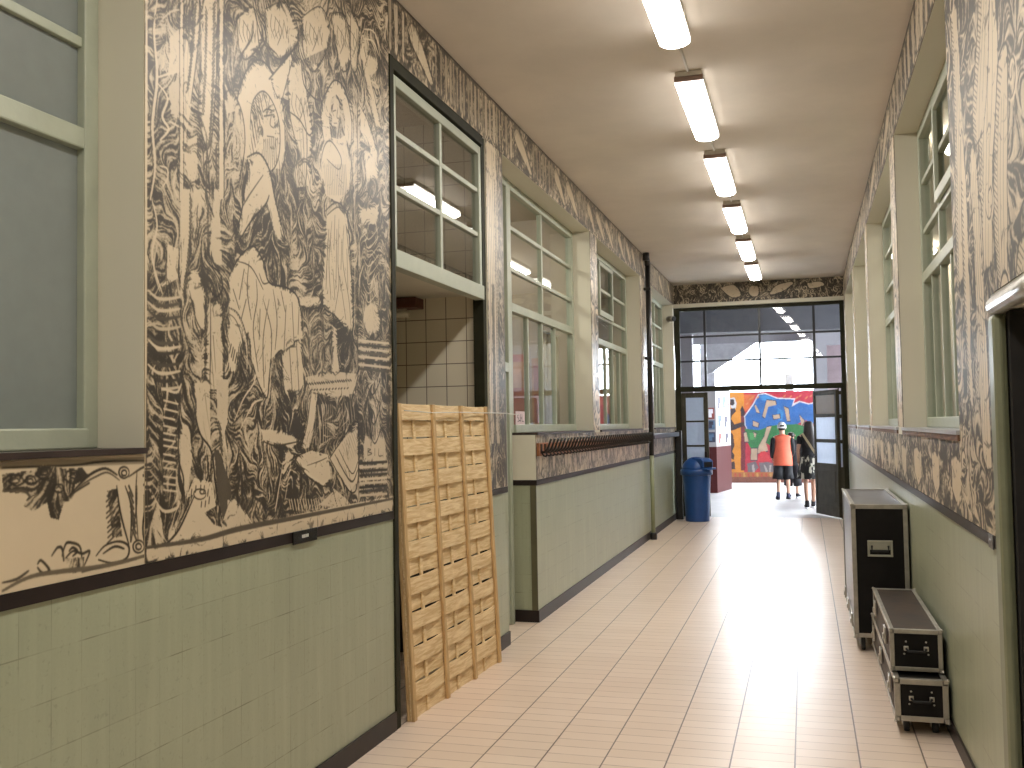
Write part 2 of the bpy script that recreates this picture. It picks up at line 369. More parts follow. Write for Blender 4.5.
PANEL=[["s",[14.0,0.0],[11,1977,8,1603,6,1263]],["s",[14.0,0.0],[7,1299,4,599]],["s",[10.0,0.1],[4,634,2,367]],["s",[14.0,0.0],[69,2001,51,1880,69,1716,42,1539,57,1393,30,1268]],["s",[5.0,0.9],[60,1940,42,1877,57,1712,31,1536,45,1390]],["s",[12.0,0.0],[69,1697,129,1660,98,1584,135,1547,86,1495]],["s",[10.0,0.05],[144,1578,200,1575]],["f",[0.06],[137,1884,199,1942,204,1782,129,1746,144,1839]],["f",[0.12],[135,1705,199,1760,203,1601,147,1603]],["s",[10.0,0.0],[69,1716,144,1756,204,1787]],["s",[8.0,0.1],[84,1921,145,1984,208,2019]],["s",[8.0,0.0],[98,1328,128,1364,125,1401,83,1400]],["s",[10.0,0.0],[39,1269,68,1182,39,1066,97,944]],["s",[12.0,0.0],[97,972,173,1030,189,1119]],["s",[8.0,0.1],[71,1127,50,1030,82,951]],["f",[0.2],[128,1127,189,1119,189,1013,120,975]],["s",[13.0,0.05],[17,946,68,924,127,928,201,944]],["s",[13.0,0.8],[17,923,68,901,127,904,201,920]],["s",[13.0,0.05],[17,905,68,883,127,886,201,901]],["s",[13.0,0.85],[17,877,68,855,127,857,201,872]],["s",[13.0,0.15],[17,841,68,818,127,820,201,834]],["s",[13.0,0.8],[17,791,67,767,127,768,201,781]],["s",[13.0,0.05],[17,773,67,749,127,749,201,762]],["s",[13.0,0.9],[17,754,67,730,127,731,201,743]],["s",[13.0,0.85],[17,713,67,689,127,689,200,700]],["s",[13.0,0.05],[17,686,67,661,127,660,200,672]],["s",[13.0,0.9],[17,659,67,634,127,632,200,643]],["s",[13.0,0.1],[17,632,67,606,126,604,200,614]],["g",[0.75],[7,618,91,612,87,207,7,246]],["g",[0.85],[98,588,201,599,179,234,97,207]],["t",[26.0,75.0,8.0,7.0,0.0],[105,563,104,239]],["t",[40.0,60.0,40.0,6.0,0.15],[20,585,32,244]],["s",[10.0,0.0],[95,604,180,594,208,625]],["s",[12.0,0.0],[27,252,97,174,178,175,192,199]],["f",[0.3],[32,252,91,158,104,58,58,63,39,179]],["s",[6.0,0.8],[10,634,7,350,19,108]],["f",[0.0],[205,2057,224,2066,221,1310,202,1306]],["s",[4.0,0.9],[203,2057,199,1305]],["s",[4.0,0.9],[229,2068,226,1311]],["f",[0.45],[230,2068,283,2090,263,1752,228,1378]],["h",[88.0,12.0,4.0,0.85],[230,2068,283,2090,263,1752,228,1378]],["f",[0.02],[298,2096,327,2108,326,1966,271,1665,241,1558,225,1475,230,1574,272,1785]],["f",[0.02],[337,2113,450,2160,437,1841,411,1626,393,1518,355,1569,331,1674,343,1911]],["f",[0.05],[230,1476,254,1542,312,1578,314,1458,295,1393,254,1394]],["t",[15.0,26.0,125.0,6.0,0.85],[310,2091,297,1975,275,1826,255,1730]],["t",[15.0,24.0,60.0,6.0,0.85],[368,2095,360,1866,342,1677]],["t",[14.0,28.0,125.0,6.0,0.85],[435,2143,426,1837,400,1561]],["t",[14.0,24.0,20.0,6.0,0.85],[311,1658,314,1498]],["t",[16.0,26.0,70.0,6.0,0.85],[372,1554,362,1340]],["t",[16.0,26.0,115.0,6.0,0.85],[442,1573,452,1360]],["s",[6.0,0.9],[327,2108,323,1954,271,1685]],["s",[6.0,0.9],[450,2160,440,1842,407,1584,385,1496]],["s",[6.0,0.9],[296,1673,355,1569,385,1496,392,1347]],["s",[6.0,0.9],[222,1407,270,1378,295,1326]],["s",[6.0,0.9],[333,1958,325,1773,318,1670,348,1547,354,1339]],["f",[0.0],[464,2166,492,2177,486,1367,459,1361]],["s",[5.0,0.85],[459,2163,454,1360]],["s",[6.0,0.95],[499,2180,492,1369]],["f",[0.05],[206,1344,263,1357,270,1250,233,1019,220,959,204,957]],["t",[16.0,24.0,60.0,6.0,0.85],[263,1337,256,1159,228,999]],["f",[0.55],[286,1362,361,1379,346,1225,356,1137,335,1043,279,1114]],["f",[0.04],[269,1053,310,1069,360,977,354,836,314,833,285,938,249,963]],["f",[0.06],[377,939,475,970,476,613,367,610]],["f",[0.08],[423,1394,459,1402,475,1105,431,1098,390,1142]],["t",[16.0,24.0,60.0,6.0,0.85],[371,1371,378,1160]],["s",[9.0,1.0],[353,1176,378,1100,457,1071,477,1012,439,974,397,996,413,1024]],["s",[7.0,0.9],[373,1190,401,1114,479,1082]],["g",[0.75],[400,1053,466,1062,457,989,407,988]],["s",[6.0,0.9],[260,974,301,871,351,831,368,878]],["s",[6.0,0.9],[363,1077,368,898,353,610]],["s",[6.0,0.9],[395,941,395,780,388,611]],["s",[7.0,0.9],[484,992,491,787,483,614]],["g",[0.45],[220,940,268,946,309,813,351,806,350,609,227,606]],["h",[80.0,14.0,4.0,0.85],[394,820,429,823,428,612,393,611]],["f",[0.08],[283,645,389,649,393,380,353,399,309,479]],["h",[70.0,20.0,5.0,0.7],[332,594,393,596,393,389,356,399]],["f",[0.12],[433,651,517,655,521,506,471,415,440,497]],["t",[22.0,36.0,60.0,7.0,0.85],[447,488,470,269]],["f",[0.06],[200,471,250,479,276,349,235,213,200,301]],["s",[8.0,0.95],[193,488,190,360,221,274,206,198]],["s",[9.0,1.0],[282,558,323,444,399,371,430,217,469,105]],["g",[0.85],[293,357,407,362,399,291,315,282]],["f",[0.85],[415,380,447,379,535,228,535,136,493,67,446,180]],["f",[0.02],[206,164,286,279,399,255,445,108,559,41,110,47,151,102]],["s",[10.0,0.95],[285,209,192,98,110,49]],["g",[0.7],[206,198,285,218,164,76]],["s",[5.0,0.9],[362,213,356,203,339,197,317,197,297,203,285,213,285,224,297,232,317,235,339,232,356,223,362,212]],["s",[5.0,0.9],[359,222,356,217,348,215,338,215,329,217,323,222,323,227,329,231,338,232,348,230,356,227,359,222]],["t",[26.0,22.0,100.0,6.0,0.85],[271,236,300,248,353,244,383,220,375,190,307,186]],["g",[0.9],[352,143,430,163,469,78,413,93]],["f",[0.05],[535,191,611,148,698,45,559,41,477,105]],["s",[8.0,0.9],[560,199,628,147,680,47]],["s",[6.0,0.8],[698,103,771,77,790,36]],["t",[24.0,60.0,120.0,8.0,0.8],[611,186,829,140]],["f",[0.0],[573,1591,582,1717,597,1825,659,1942,737,2016,826,2026,918,1960,969,1855,976,1699,923,1596,694,1560]],["s",[8.0,1.0],[573,1591,582,1717,597,1825,659,1942,737,2016,826,2026,918,1960,969,1855,976,1699]],["f",[0.1],[498,1788,545,1824,621,1762,640,1626,600,1476,542,1462,506,1590]],["g",[0.6],[516,1720,573,1747,621,1664,594,1507,543,1483,512,1592]],["s",[7.0,0.95],[502,1800,555,1825,627,1753,646,1628,606,1477]],["f",[0.22],[687,1706,696,1793,728,1855,792,1901,858,1887,917,1826,933,1732,914,1638,854,1570,757,1563,678,1577]],["h",[70.0,13.0,5.0,0.9],[687,1706,712,1841,792,1897,791,1814,742,1679,709,1585]],["s",[7.0,1.0],[687,1706,696,1793,728,1855,792,1901,858,1887,917,1826,933,1732,914,1638,854,1570,757,1563,678,1577]],["f",[0.04],[791,1814,883,1842,899,1758,889,1676,822,1658,774,1710]],["s",[6.0,1.0],[791,1810,824,1833,883,1842]],["s",[7.0,1.0],[799,1795,849,1814]],["s",[5.0,0.9],[866,1832,848,1774,882,1767]],["s",[5.0,1.0],[823,1715,881,1727]],["h",[85.0,10.0,5.0,0.9],[790,1693,916,1736,906,1618,838,1566,773,1602]],["f",[0.02],[686,1567,789,1615,854,1553,912,1407,971,1294,893,1272,820,1419,731,1362,660,1264,585,1209,623,1377]],["s",[10.0,1.0],[663,1582,757,1623,838,1575,887,1455,971,1294]],["s",[6.0,0.9],[616,1355,677,1426,788,1537]],["s",[9.0,1.0],[585,1205,691,1320,803,1411,837,1461]],["s",[8.0,0.95],[541,1218,616,1334,663,1573]],["s",[7.0,0.9],[820,1419,893,1272]],["g",[0.8],[787,1407,884,1261,785,1227,691,1278]],["h",[80.0,14.0,5.0,0.8],[914,1638,1028,1622,1024,1326,962,1311,903,1436]],["f",[0.0],[510,853,526,1066,599,1154,706,1218,785,1167,832,1084,977,1081,1075,1053,1120,953,1128,863,1045,833,1106,643,962,620,947,795,845,733,811,590,747,643,701,725,664,867,611,801,581,690,523,687]],["s",[9.0,1.0],[526,1066,599,1154,706,1218,785,1167,832,1084,977,1081,1075,1053,1120,953,1128,863,1045,833,1106,643]],["s",[8.0,0.95],[1106,643,962,620,947,795,845,733,811,590,747,643,701,725]],["s",[6.0,0.9],[674,1150,658,1031,688,910]],["s",[6.0,0.9],[865,1058,897,931,879,799]],["s",[6.0,0.9],[554,1018,598,942]],["s",[6.0,0.9],[933,1058,967,974]],["s",[6.0,0.9],[758,960,749,832]],["s",[6.0,0.9],[1093,996,1082,882]],["s",[6.0,0.9],[636,1111,598,983]],["s",[6.0,0.9],[728,1082,735,999,703,870,740,697]],["s",[6.0,0.9],[832,1011,781,835,787,632]],["s",[6.0,0.9],[976,1001,956,805]],["s",[6.0,0.9],[1029,1021,1045,838]],["s",[6.0,0.9],[584,1136,690,1127,783,1047]],["s",[6.0,0.9],[752,1111,784,1073,832,1084]],["s",[6.0,0.9],[1000,808,1024,640]],["s",[6.0,0.9],[1053,803,1069,650]],["s",[6.0,0.9],[783,1005,847,883,845,754]],["s",[6.0,0.9],[650,989,612,903]],["s",[12.0,0.9],[518,941,583,924,634,864,656,784,655,693]],["t",[14.0,22.0,100.0,5.0,0.0],[518,941,583,924,634,864,656,784,655,693]],["s",[5.0,0.9],[518,917,568,898,611,842,626,773,625,692]],["g",[0.75],[837,753,938,795,954,690,860,617,828,667]],["g",[0.7],[523,687,588,690,701,712,747,622,802,582,777,497,608,456,508,496]],["t",[16.0,40.0,110.0,7.0,0.85],[538,795,611,740]],["s",[8.0,0.0],[550,477,624,578,700,642,732,697]],["s",[8.0,0.05],[593,448,700,559,778,581]],["t",[18.0,40.0,150.0,6.0,0.9],[579,497,747,601]],["f",[0.02],[931,792,1106,861,1134,644,946,601]],["s",[7.0,0.95],[931,792,964,611,1076,610,1126,653]],["s",[6.0,0.9],[1003,815,1027,612]],["s",[6.0,0.9],[1067,839,1087,624]],["f",[0.04],[592,2136,716,2236,795,2137,667,1996,606,2016]],["s",[7.0,0.95],[592,2136,716,2236,795,2137,667,1996,606,2016,592,2136]],["s",[4.0,0.8],[613,2147,605,2094,635,2055]],["s",[4.0,0.8],[644,2147,636,2097,658,2064]],["s",[4.0,0.8],[674,2146,666,2100,681,2072]],["s",[4.0,0.8],[705,2145,697,2104,705,2081]],["s",[4.0,0.8],[737,2145,729,2107,728,2090]],["s",[5.0,0.8],[636,2148,689,2109,658,2038]],["s",[5.0,0.8],[705,2158,729,2107]],["f",[0.04],[812,2267,994,2368,1111,2257,946,2095,827,2123]],["s",[7.0,0.95],[812,2267,994,2368,1111,2257,946,2095,827,2123,812,2267]],["s",[4.0,0.8],[867,2266,858,2209,892,2169]],["s",[4.0,0.8],[901,2266,892,2214,918,2178]],["s",[4.0,0.8],[936,2267,927,2218,944,2188]],["s",[4.0,0.8],[971,2267,962,2222,970,2198]],["s",[4.0,0.8],[1007,2267,997,2227,997,2208]],["s",[5.0,0.8],[893,2267,953,2228,917,2151]],["s",[5.0,0.8],[971,2281,997,2227]],["f",[0.04],[1141,2363,1330,2488,1433,2389,1264,2151,1157,2194]],["s",[7.0,0.95],[1141,2363,1330,2488,1433,2389,1264,2151,1157,2194,1141,2363]],["s",[4.0,0.8],[1185,2362,1174,2301,1212,2258]],["s",[4.0,0.8],[1224,2363,1213,2306,1242,2269]],["s",[4.0,0.8],[1263,2364,1253,2312,1272,2280]],["s",[4.0,0.8],[1304,2365,1293,2317,1302,2292]],["s",[4.0,0.8],[1345,2366,1334,2323,1333,2303]],["s",[5.0,0.8],[1214,2364,1283,2323,1242,2240]],["s",[5.0,0.8],[1304,2380,1334,2323]],["f",[0.04],[999,2068,1128,2160,1183,2014,1239,1817,1159,1664,1031,1842]],["s",[7.0,0.95],[999,2068,1128,2160,1183,2014,1239,1817,1159,1664,1031,1842,999,2068]],["s",[4.0,0.8],[1048,1979,1039,1921,1074,1877]],["s",[4.0,0.8],[1085,1977,1075,1923,1102,1885]],["s",[4.0,0.8],[1122,1975,1112,1925,1131,1893]],["s",[4.0,0.8],[1160,1973,1150,1927,1159,1902]],["s",[4.0,0.8],[1199,1971,1188,1930,1188,1911]],["s",[5.0,0.8],[1076,1979,1141,1934,1102,1857]],["s",[5.0,0.8],[1160,1987,1188,1930]],["f",[0.04],[1435,2500,1602,2547,1656,2349,1540,2256]],["s",[7.0,0.95],[1435,2500,1602,2547,1656,2349,1540,2256,1435,2500]],["s",[4.0,0.8],[1470,2461,1458,2396,1500,2351]],["s",[4.0,0.8],[1513,2463,1501,2402,1534,2364]],["s",[4.0,0.8],[1558,2465,1546,2409,1567,2376]],["s",[4.0,0.8],[1603,2467,1591,2416,1602,2389]],["s",[4.0,0.8],[1650,2469,1637,2423,1636,2402]],["s",[5.0,0.8],[1502,2464,1580,2422,1533,2333]],["s",[5.0,0.8],[1604,2483,1637,2423]],["f",[0.04],[1661,2612,1755,2544,1726,2321,1655,2327]],["s",[7.0,0.95],[1661,2612,1755,2544,1726,2321,1655,2327,1661,2612]],["s",[4.0,0.8],[1607,2499,1594,2432,1639,2387]],["s",[4.0,0.8],[1653,2502,1640,2439,1674,2400]],["s",[4.0,0.8],[1700,2504,1687,2446,1710,2413]],["s",[4.0,0.8],[1748,2506,1735,2454,1746,2426]],["s",[4.0,0.8],[1797,2509,1783,2461,1783,2439]],["s",[5.0,0.8],[1642,2502,1723,2460,1674,2368]],["s",[5.0,0.8],[1748,2523,1783,2461]],["f",[0.04],[1028,1622,1179,1706,1235,1578,1118,1482]],["s",[7.0,0.95],[1028,1622,1179,1706,1235,1578,1118,1482,1028,1622]],["s",[4.0,0.8],[1065,1653,1055,1595,1091,1549]],["s",[4.0,0.8],[1102,1648,1092,1595,1119,1555]],["s",[4.0,0.8],[1139,1644,1129,1595,1148,1562]],["s",[4.0,0.8],[1177,1639,1167,1594,1176,1568]],["s",[4.0,0.8],[1216,1634,1206,1594,1205,1575]],["s",[5.0,0.8],[1093,1651,1158,1601,1119,1527]],["s",[5.0,0.8],[1178,1653,1206,1594]],["f",[0.02],[851,1982,1063,2184,979,1935,892,1898]],["s",[8.0,1.0],[842,1970,1073,2192]],["s",[6.0,0.9],[944,1896,1073,2187]],["s",[9.0,1.0],[1128,2160,1155,2052,1242,2019,1302,2023]],["s",[8.0,1.0],[978,1880,1105,1873,1200,1825,1250,1877]],["s",[7.0,0.9],[1125,1972,1180,1801,1156,1514]],["s",[8.0,0.95],[591,1969,699,2092,715,2176]],["s",[7.0,0.95],[739,2220,762,2090,810,2047]],["t",[16.0,34.0,60.0,7.0,0.9],[763,2160,877,2071]],["t",[14.0,40.0,70.0,7.0,0.9],[1128,2151,1432,2329]],["h",[86.0,12.0,4.0,0.8],[995,1817,1152,1840,1156,1514,1027,1485]],["g",[0.62],[965,1517,1315,1620,1330,1262,1113,1090,1022,1168]],["f",[0.0],[1350,1843,1321,1937,1332,2018,1396,2107,1472,2177,1561,2176,1627,2105,1660,2011,1646,1899]],["s",[8.0,1.0],[1350,1843,1321,1937,1332,2018,1396,2107,1472,2177,1561,2176,1627,2105,1660,2011,1646,1899]],["s",[6.0,0.9],[1669,1905,1684,2045,1640,2135,1572,2196]],["f",[0.75],[1404,1961,1427,2068,1482,2110,1548,2101,1580,2014,1578,1931,1511,1892,1424,1878]],["f",[0.08],[1437,2011,1471,2091,1514,2090,1524,2022,1490,1947,1436,1941]],["s",[5.0,1.0],[1448,2014,1480,2029]],["s",[4.0,0.9],[1503,2046,1491,1997,1513,1999]],["s",[4.0,1.0],[1457,1957,1490,1967]],["f",[0.05],[1329,1803,1424,1878,1510,1862,1589,1904,1644,1800,1630,1668,1504,1569,1366,1579,1306,1691]],["s",[7.0,1.0],[1306,1691,1349,1808,1423,1858,1531,1807,1508,1740,1380,1758]],["h",[84.0,11.0,5.0,0.75],[1338,1723,1586,1785,1606,1632,1376,1581]],["s",[8.0,1.0],[1600,1907,1656,1803,1663,1624]],["t",[14.0,30.0,60.0,7.0,0.9],[1294,1543,1336,1650]],["f",[0.0],[1375,1483,1493,1547,1592,1527,1623,1359,1643,1204,1649,945,1536,965,1450,1006,1326,1046,1329,1223]],["s",[8.0,1.0],[1375,1483,1493,1547,1592,1527,1623,1359,1643,1204,1649,945,1536,965,1450,1006,1326,1046,1329,1223]],["s",[8.0,1.0],[1354,1498,1482,1569,1616,1542]],["s",[5.0,0.85],[1394,1419,1359,1170]],["s",[5.0,0.85],[1480,1435,1463,1135]],["s",[5.0,0.85],[1534,1395,1520,1242]],["s",[5.0,0.85],[1589,1354,1596,1152]],["s",[5.0,0.85],[1433,1229,1452,1084]],["s",[5.0,0.85],[1427,1464,1392,1272,1409,1079]],["s",[5.0,0.85],[1503,1489,1488,1277,1496,1164,1450,1025]],["s",[5.0,0.85],[1558,1469,1543,1286,1606,1103,1626,973]],["s",[5.0,0.85],[1460,1500,1446,1330]],["s",[5.0,0.85],[1518,1167,1570,998]],["s",[5.0,0.85],[1383,1368,1358,1122]],["t",[14.0,22.0,70.0,5.0,0.8],[1580,1479,1632,1233]],["g",[0.85],[1121,1045,1327,1089,1342,784,1126,734]],["h",[88.0,16.0,5.0,0.2],[1130,991,1346,1014,1342,784,1126,744]],["g",[0.8],[1429,994,1649,935,1667,732,1445,732]],["f",[0.03],[1417,954,1470,939,1478,792,1509,695,1444,664,1392,700,1425,789]],["s",[5.0,0.95],[1407,953,1414,788,1381,690,1465,654,1531,696,1490,842,1481,940]],["s",[9.0,0.05],[1646,802,1655,701]],["f",[0.08],[1144,690,1403,730,1691,733,1665,631,1421,605,1200,627]],["t",[24.0,18.0,20.0,8.0,0.9],[1162,663,1621,700]],["t",[30.0,14.0,-20.0,7.0,0.9],[1200,632,1597,654]],["f",[0.05],[1093,1051,1286,1084,1306,1048,1187,1016,1111,1017]],["s",[7.0,0.95],[1093,1014,1226,1011,1326,1050]],["s",[8.0,0.95],[1731,2534,1723,1637,1703,755,1700,92]],["s",[8.0,0.08],[1689,2255,1687,1629,1672,957]],["f",[0.0],[1765,2441,1814,2470,2023,2090,1957,2087]],["s",[6.0,1.0],[1752,2436,1944,2078,2023,2078]],["s",[5.0,1.0],[1814,2470,2036,2093]],["f",[0.0],[1758,2151,1843,2092,1967,1964,1915,1928,1767,2006]],["s",[6.0,1.0],[1746,2147,1855,2084,1980,1956]],["s",[10.0,0.0],[1817,2568,1957,2600,2033,2483]],["s",[10.0,0.0],[1803,2509,1930,2545,2007,2496]],["s",[10.0,0.0],[1848,2309,1976,2319,2040,2240]],["f",[0.05],[1839,2441,2006,2474,1978,2386,1874,2339]],["f",[0.03],[1801,1909,1967,1975,1989,1816,1835,1746]],["f",[0.06],[1733,1581,1986,1666,1983,1562,1756,1507]],["s",[9.0,1.0],[1735,1639,1833,1703,1908,1677,2014,1755]],["f",[0.04],[1807,1095,1920,1130,1996,1040,1968,973,1840,941,1768,1007]],["s",[8.0,1.0],[1791,936,1889,913,1994,964]],["s",[6.0,0.1],[1779,1491,1852,1451,1982,1540]],["s",[6.0,0.0],[1803,1448,1851,1403,1981,1491]],["s",[6.0,0.1],[1826,1404,1850,1355,1980,1441]],["s",[6.0,0.0],[1776,1348,1849,1307,1979,1392]],["s",[6.0,0.1],[1799,1305,1848,1259,1977,1343]],["s",[6.0,0.0],[1823,1261,1847,1211,1976,1294]],["s",[6.0,0.1],[1773,1206,1845,1163,1975,1244]],["s",[6.0,0.0],[1796,1162,1844,1115,1974,1195]],["s",[16.0,0.0],[1718,905,2099,918]],["s",[16.0,0.9],[1718,884,2099,896]],["s",[16.0,0.05],[1717,863,2098,874]],["s",[16.0,0.8],[1717,843,2098,852]],["s",[16.0,0.0],[1716,822,2097,830]],["s",[16.0,0.9],[1716,801,2096,808]],["s",[16.0,0.05],[1715,781,2096,785]],["s",[16.0,0.85],[1715,760,2095,763]],["g",[0.55],[1738,736,2067,729,2045,391,1731,417]],["f",[0.05],[1767,416,2045,402,2041,272,1751,283]],["s",[8.0,1.0],[1797,697,1882,631,1987,715]],["s",[8.0,1.0],[1807,603,1891,473,1997,607]],["s",[8.0,1.0],[1828,447,1901,372,1980,446]],["s",[8.0,1.0],[1856,578,1889,394]],["s",[8.0,1.0],[1945,579,1902,393]],["s",[5.0,0.9],[1814,348,1813,312]],["s",[5.0,0.9],[1814,348,1850,342,1813,333,1862,321,1813,312]],["s",[5.0,0.9],[1901,346,1900,309]],["s",[5.0,0.9],[1952,345,1951,307,2003,306]],["s",[16.0,0.95],[1716,274,2055,271]],["s",[16.0,0.05],[1715,254,2054,250]],["s",[16.0,0.95],[1715,234,2054,228]],["s",[16.0,0.9],[1714,213,2053,206]],["s",[16.0,0.0],[1714,193,2052,185]],["s",[16.0,0.1],[1713,173,2052,163]],["s",[16.0,0.95],[1713,152,2051,142]],["s",[16.0,0.9],[1712,132,2051,120]],["s",[16.0,0.1],[1712,112,2050,98]],["g",[0.78],[778,581,1105,611,1379,594,1700,626,1697,499,1481,376,1374,317,1102,353,777,413]],["g",[0.82],[776,392,1102,362,1393,211,1552,128,1098,70,773,79]],["f",[0.03],[1210,618,1268,615,1217,452,1177,369,1102,362,1160,498]],["s",[6.0,1.0],[1200,618,1160,475,1102,371]],["s",[6.0,1.0],[1278,611,1226,442,1186,365]],["f",[0.0],[1029,324,1196,355,1364,331,1393,220,1311,187,1147,247]],["s",[7.0,0.9],[994,356,1064,310,1156,242,1311,183,1403,210]],["s",[5.0,0.7],[1157,288,1273,302,1354,317]],["f",[0.05],[761,455,926,449,1102,403,1012,369,858,399,777,413]],["s",[7.0,0.9],[776,405,883,385,1084,399]],["f",[0.06],[950,366,1047,355,993,286,923,246]],["f",[0.05],[1384,312,1597,140,1690,189,1697,484,1481,376]],["s",[8.0,1.0],[1384,312,1597,140,1690,189,1697,484,1481,376,1384,312]],["s",[9.0,0.85],[1437,329,1610,189,1691,245]],["s",[6.0,0.9],[1480,352,1622,228,1692,285]],["h",[50.0,12.0,4.0,0.4],[1502,371,1696,468,1693,321,1589,289]],["h",[86.0,15.0,6.0,0.15],[1258,568,1421,571,1397,402,1235,377]],["h",[86.0,18.0,6.0,0.2],[1485,572,1676,600,1662,499,1482,420]],["s",[8.0,0.05],[941,314,888,153,871,104]],["s",[6.0,0.1],[1011,312,956,148]],["t",[26.0,50.0,70.0,7.0,0.1],[991,146,1391,116]],["f",[0.08],[1269,101,1413,152,1454,72]],["f",[0.3],[1413,171,1563,103,1630,58,1474,51]],["f",[0.05],[506,182,606,155,718,43,505,34]],["f",[0.04],[3,8,3,56,463,62,1098,75,2145,81,2141,-51,756,-23]],["s",[22.0,0.8],[14,54,331,46,605,59,1097,61,2130,65]]]
DADO=[["s",[30.0,0.45],[2077,366,2746,356]],["s",[7.0,0.95],[2077,359,2356,354,2506,360,2746,353]],["g",[0.62],[2077,340,2192,346,2238,361,2316,345,2398,345,2432,314,2367,292,2357,246,2319,241,2297,190,2263,200,2249,247,2193,224,2156,244,2179,276,2078,290]],["s",[6.0,0.95],[2271,333,2270,324,2254,318,2243,316,2228,318,2216,324,2203,332,2212,341,2213,349,2227,353,2242,354,2260,349,2264,342,2272,333]],["f",[0.12],[2258,334,2254,327,2242,324,2229,326,2221,332,2221,340,2229,345,2242,345,2254,341,2258,334]],["s",[5.0,0.9],[2223,336,2239,342,2255,332]],["s",[6.0,0.95],[2252,338,2252,334,2244,331,2239,330,2232,330,2226,333,2220,337,2224,341,2225,345,2231,347,2238,347,2247,345,2249,342,2252,338]],["f",[0.12],[2246,338,2244,335,2238,333,2232,334,2228,337,2228,341,2232,343,2238,343,2244,341,2246,338]],["s",[5.0,0.9],[2229,339,2237,342,2244,337]],["s",[6.0,0.95],[2392,316,2391,307,2373,301,2361,298,2345,300,2332,307,2319,316,2328,325,2329,333,2344,337,2361,338,2380,333,2384,326,2392,316]],["f",[0.12],[2378,317,2373,310,2360,307,2346,309,2337,316,2337,323,2346,328,2360,329,2373,324,2378,317]],["s",[5.0,0.9],[2339,319,2357,326,2374,315]],["s",[6.0,0.95],[2377,321,2377,317,2369,314,2364,313,2356,314,2351,316,2345,320,2349,324,2349,328,2356,330,2363,330,2372,328,2374,325,2377,321]],["f",[0.12],[2371,321,2369,318,2363,317,2357,318,2353,320,2353,324,2357,326,2363,326,2369,324,2371,321]],["s",[5.0,0.9],[2354,322,2362,325,2369,320]],["s",[6.0,0.95],[2156,319,2155,311,2142,306,2133,304,2120,306,2111,311,2100,318,2107,325,2108,332,2120,336,2132,336,2147,332,2150,326,2156,318]],["f",[0.12],[2145,319,2141,314,2132,311,2121,313,2114,318,2114,324,2121,328,2132,329,2141,325,2145,319]],["s",[5.0,0.9],[2116,321,2129,326,2142,317]],["s",[6.0,0.95],[2203,316,2203,310,2193,307,2186,305,2176,306,2169,310,2161,316,2166,321,2167,326,2176,329,2185,329,2196,326,2199,322,2203,316]],["f",[0.12],[2195,316,2192,312,2185,310,2177,312,2172,315,2172,320,2177,323,2185,324,2192,321,2195,316]],["s",[5.0,0.9],[2173,318,2183,322,2193,315]],["s",[6.0,0.95],[2318,284,2318,279,2307,275,2300,273,2289,275,2282,279,2273,284,2279,290,2280,295,2289,298,2299,298,2311,295,2314,290,2319,284]],["f",[0.12],[2310,285,2307,281,2299,279,2290,280,2285,284,2285,289,2290,292,2299,293,2307,290,2310,285]],["s",[5.0,0.9],[2286,286,2297,291,2308,284]],["s",[8.0,0.8],[2078,292,2156,287,2183,266]],["s",[9.0,0.95],[2327,248,2388,293,2440,323,2506,337,2563,313]],["s",[6.0,0.8],[2347,254,2398,290,2462,313,2517,323,2575,295]],["s",[8.0,0.9],[2357,267,2430,294]],["g",[0.75],[2515,263,2563,269,2589,104,2540,108]],["t",[17.0,34.0,150.0,6.0,0.85],[2540,261,2549,109]],["s",[8.0,1.0],[2561,277,2581,182,2622,77]],["s",[7.0,1.0],[2604,274,2634,201,2631,84]],["t",[22.0,44.0,60.0,8.0,0.85],[2622,273,2641,122]],["s",[6.0,0.9],[2664,270,2660,191,2634,84]],["s",[6.0,0.95],[2624,318,2620,308,2609,302,2594,301,2581,306,2573,316,2573,326,2581,335,2595,338,2609,336,2620,328,2624,318]],["s",[6.0,0.95],[2611,317,2609,312,2603,309,2596,309,2589,311,2586,316,2586,321,2590,325,2596,327,2604,326,2609,322,2611,317]],["s",[6.0,0.95],[2702,60,2698,49,2685,43,2668,43,2653,50,2645,61,2645,73,2654,81,2669,84,2685,81,2698,71,2702,59]],["s",[6.0,0.95],[2688,62,2685,56,2679,53,2671,53,2663,57,2659,62,2659,68,2663,72,2671,74,2679,72,2685,67,2688,61]],["s",[6.0,0.95],[2664,318,2658,223,2670,87]],["s",[9.0,0.95],[2703,316,2720,251,2695,124,2717,42]],["g",[0.6],[2695,308,2746,330,2745,38,2707,59]],["s",[8.0,0.9],[2622,304,2695,332,2746,338]],["s",[8.0,0.95],[2212,67,2226,76,2259,43,2231,39,2212,57]],["s",[8.0,0.95],[2269,84,2293,106,2312,100,2319,63]],["s",[8.0,0.95],[2312,78,2327,112,2347,115,2388,98,2399,53]],["s",[8.0,0.95],[2319,63,2358,87,2399,74,2433,77,2409,36]],["s",[8.0,0.95],[2342,89,2358,98,2378,84,2358,72]],["s",[8.0,0.95],[2463,59,2507,87,2575,92,2622,69,2610,32,2540,26,2474,45]],["s",[8.0,0.95],[2496,62,2552,78,2598,65]],["g",[0.5],[2319,70,2409,62,2404,23,2358,18]],["s",[8.0,0.9],[2079,33,2131,35,2176,52]],["s",[15.0,0.7],[2080,10,2185,34,2318,31,2463,22,2622,23,2801,35]],["s",[6.0,0.8],[2399,16,2485,19]]]
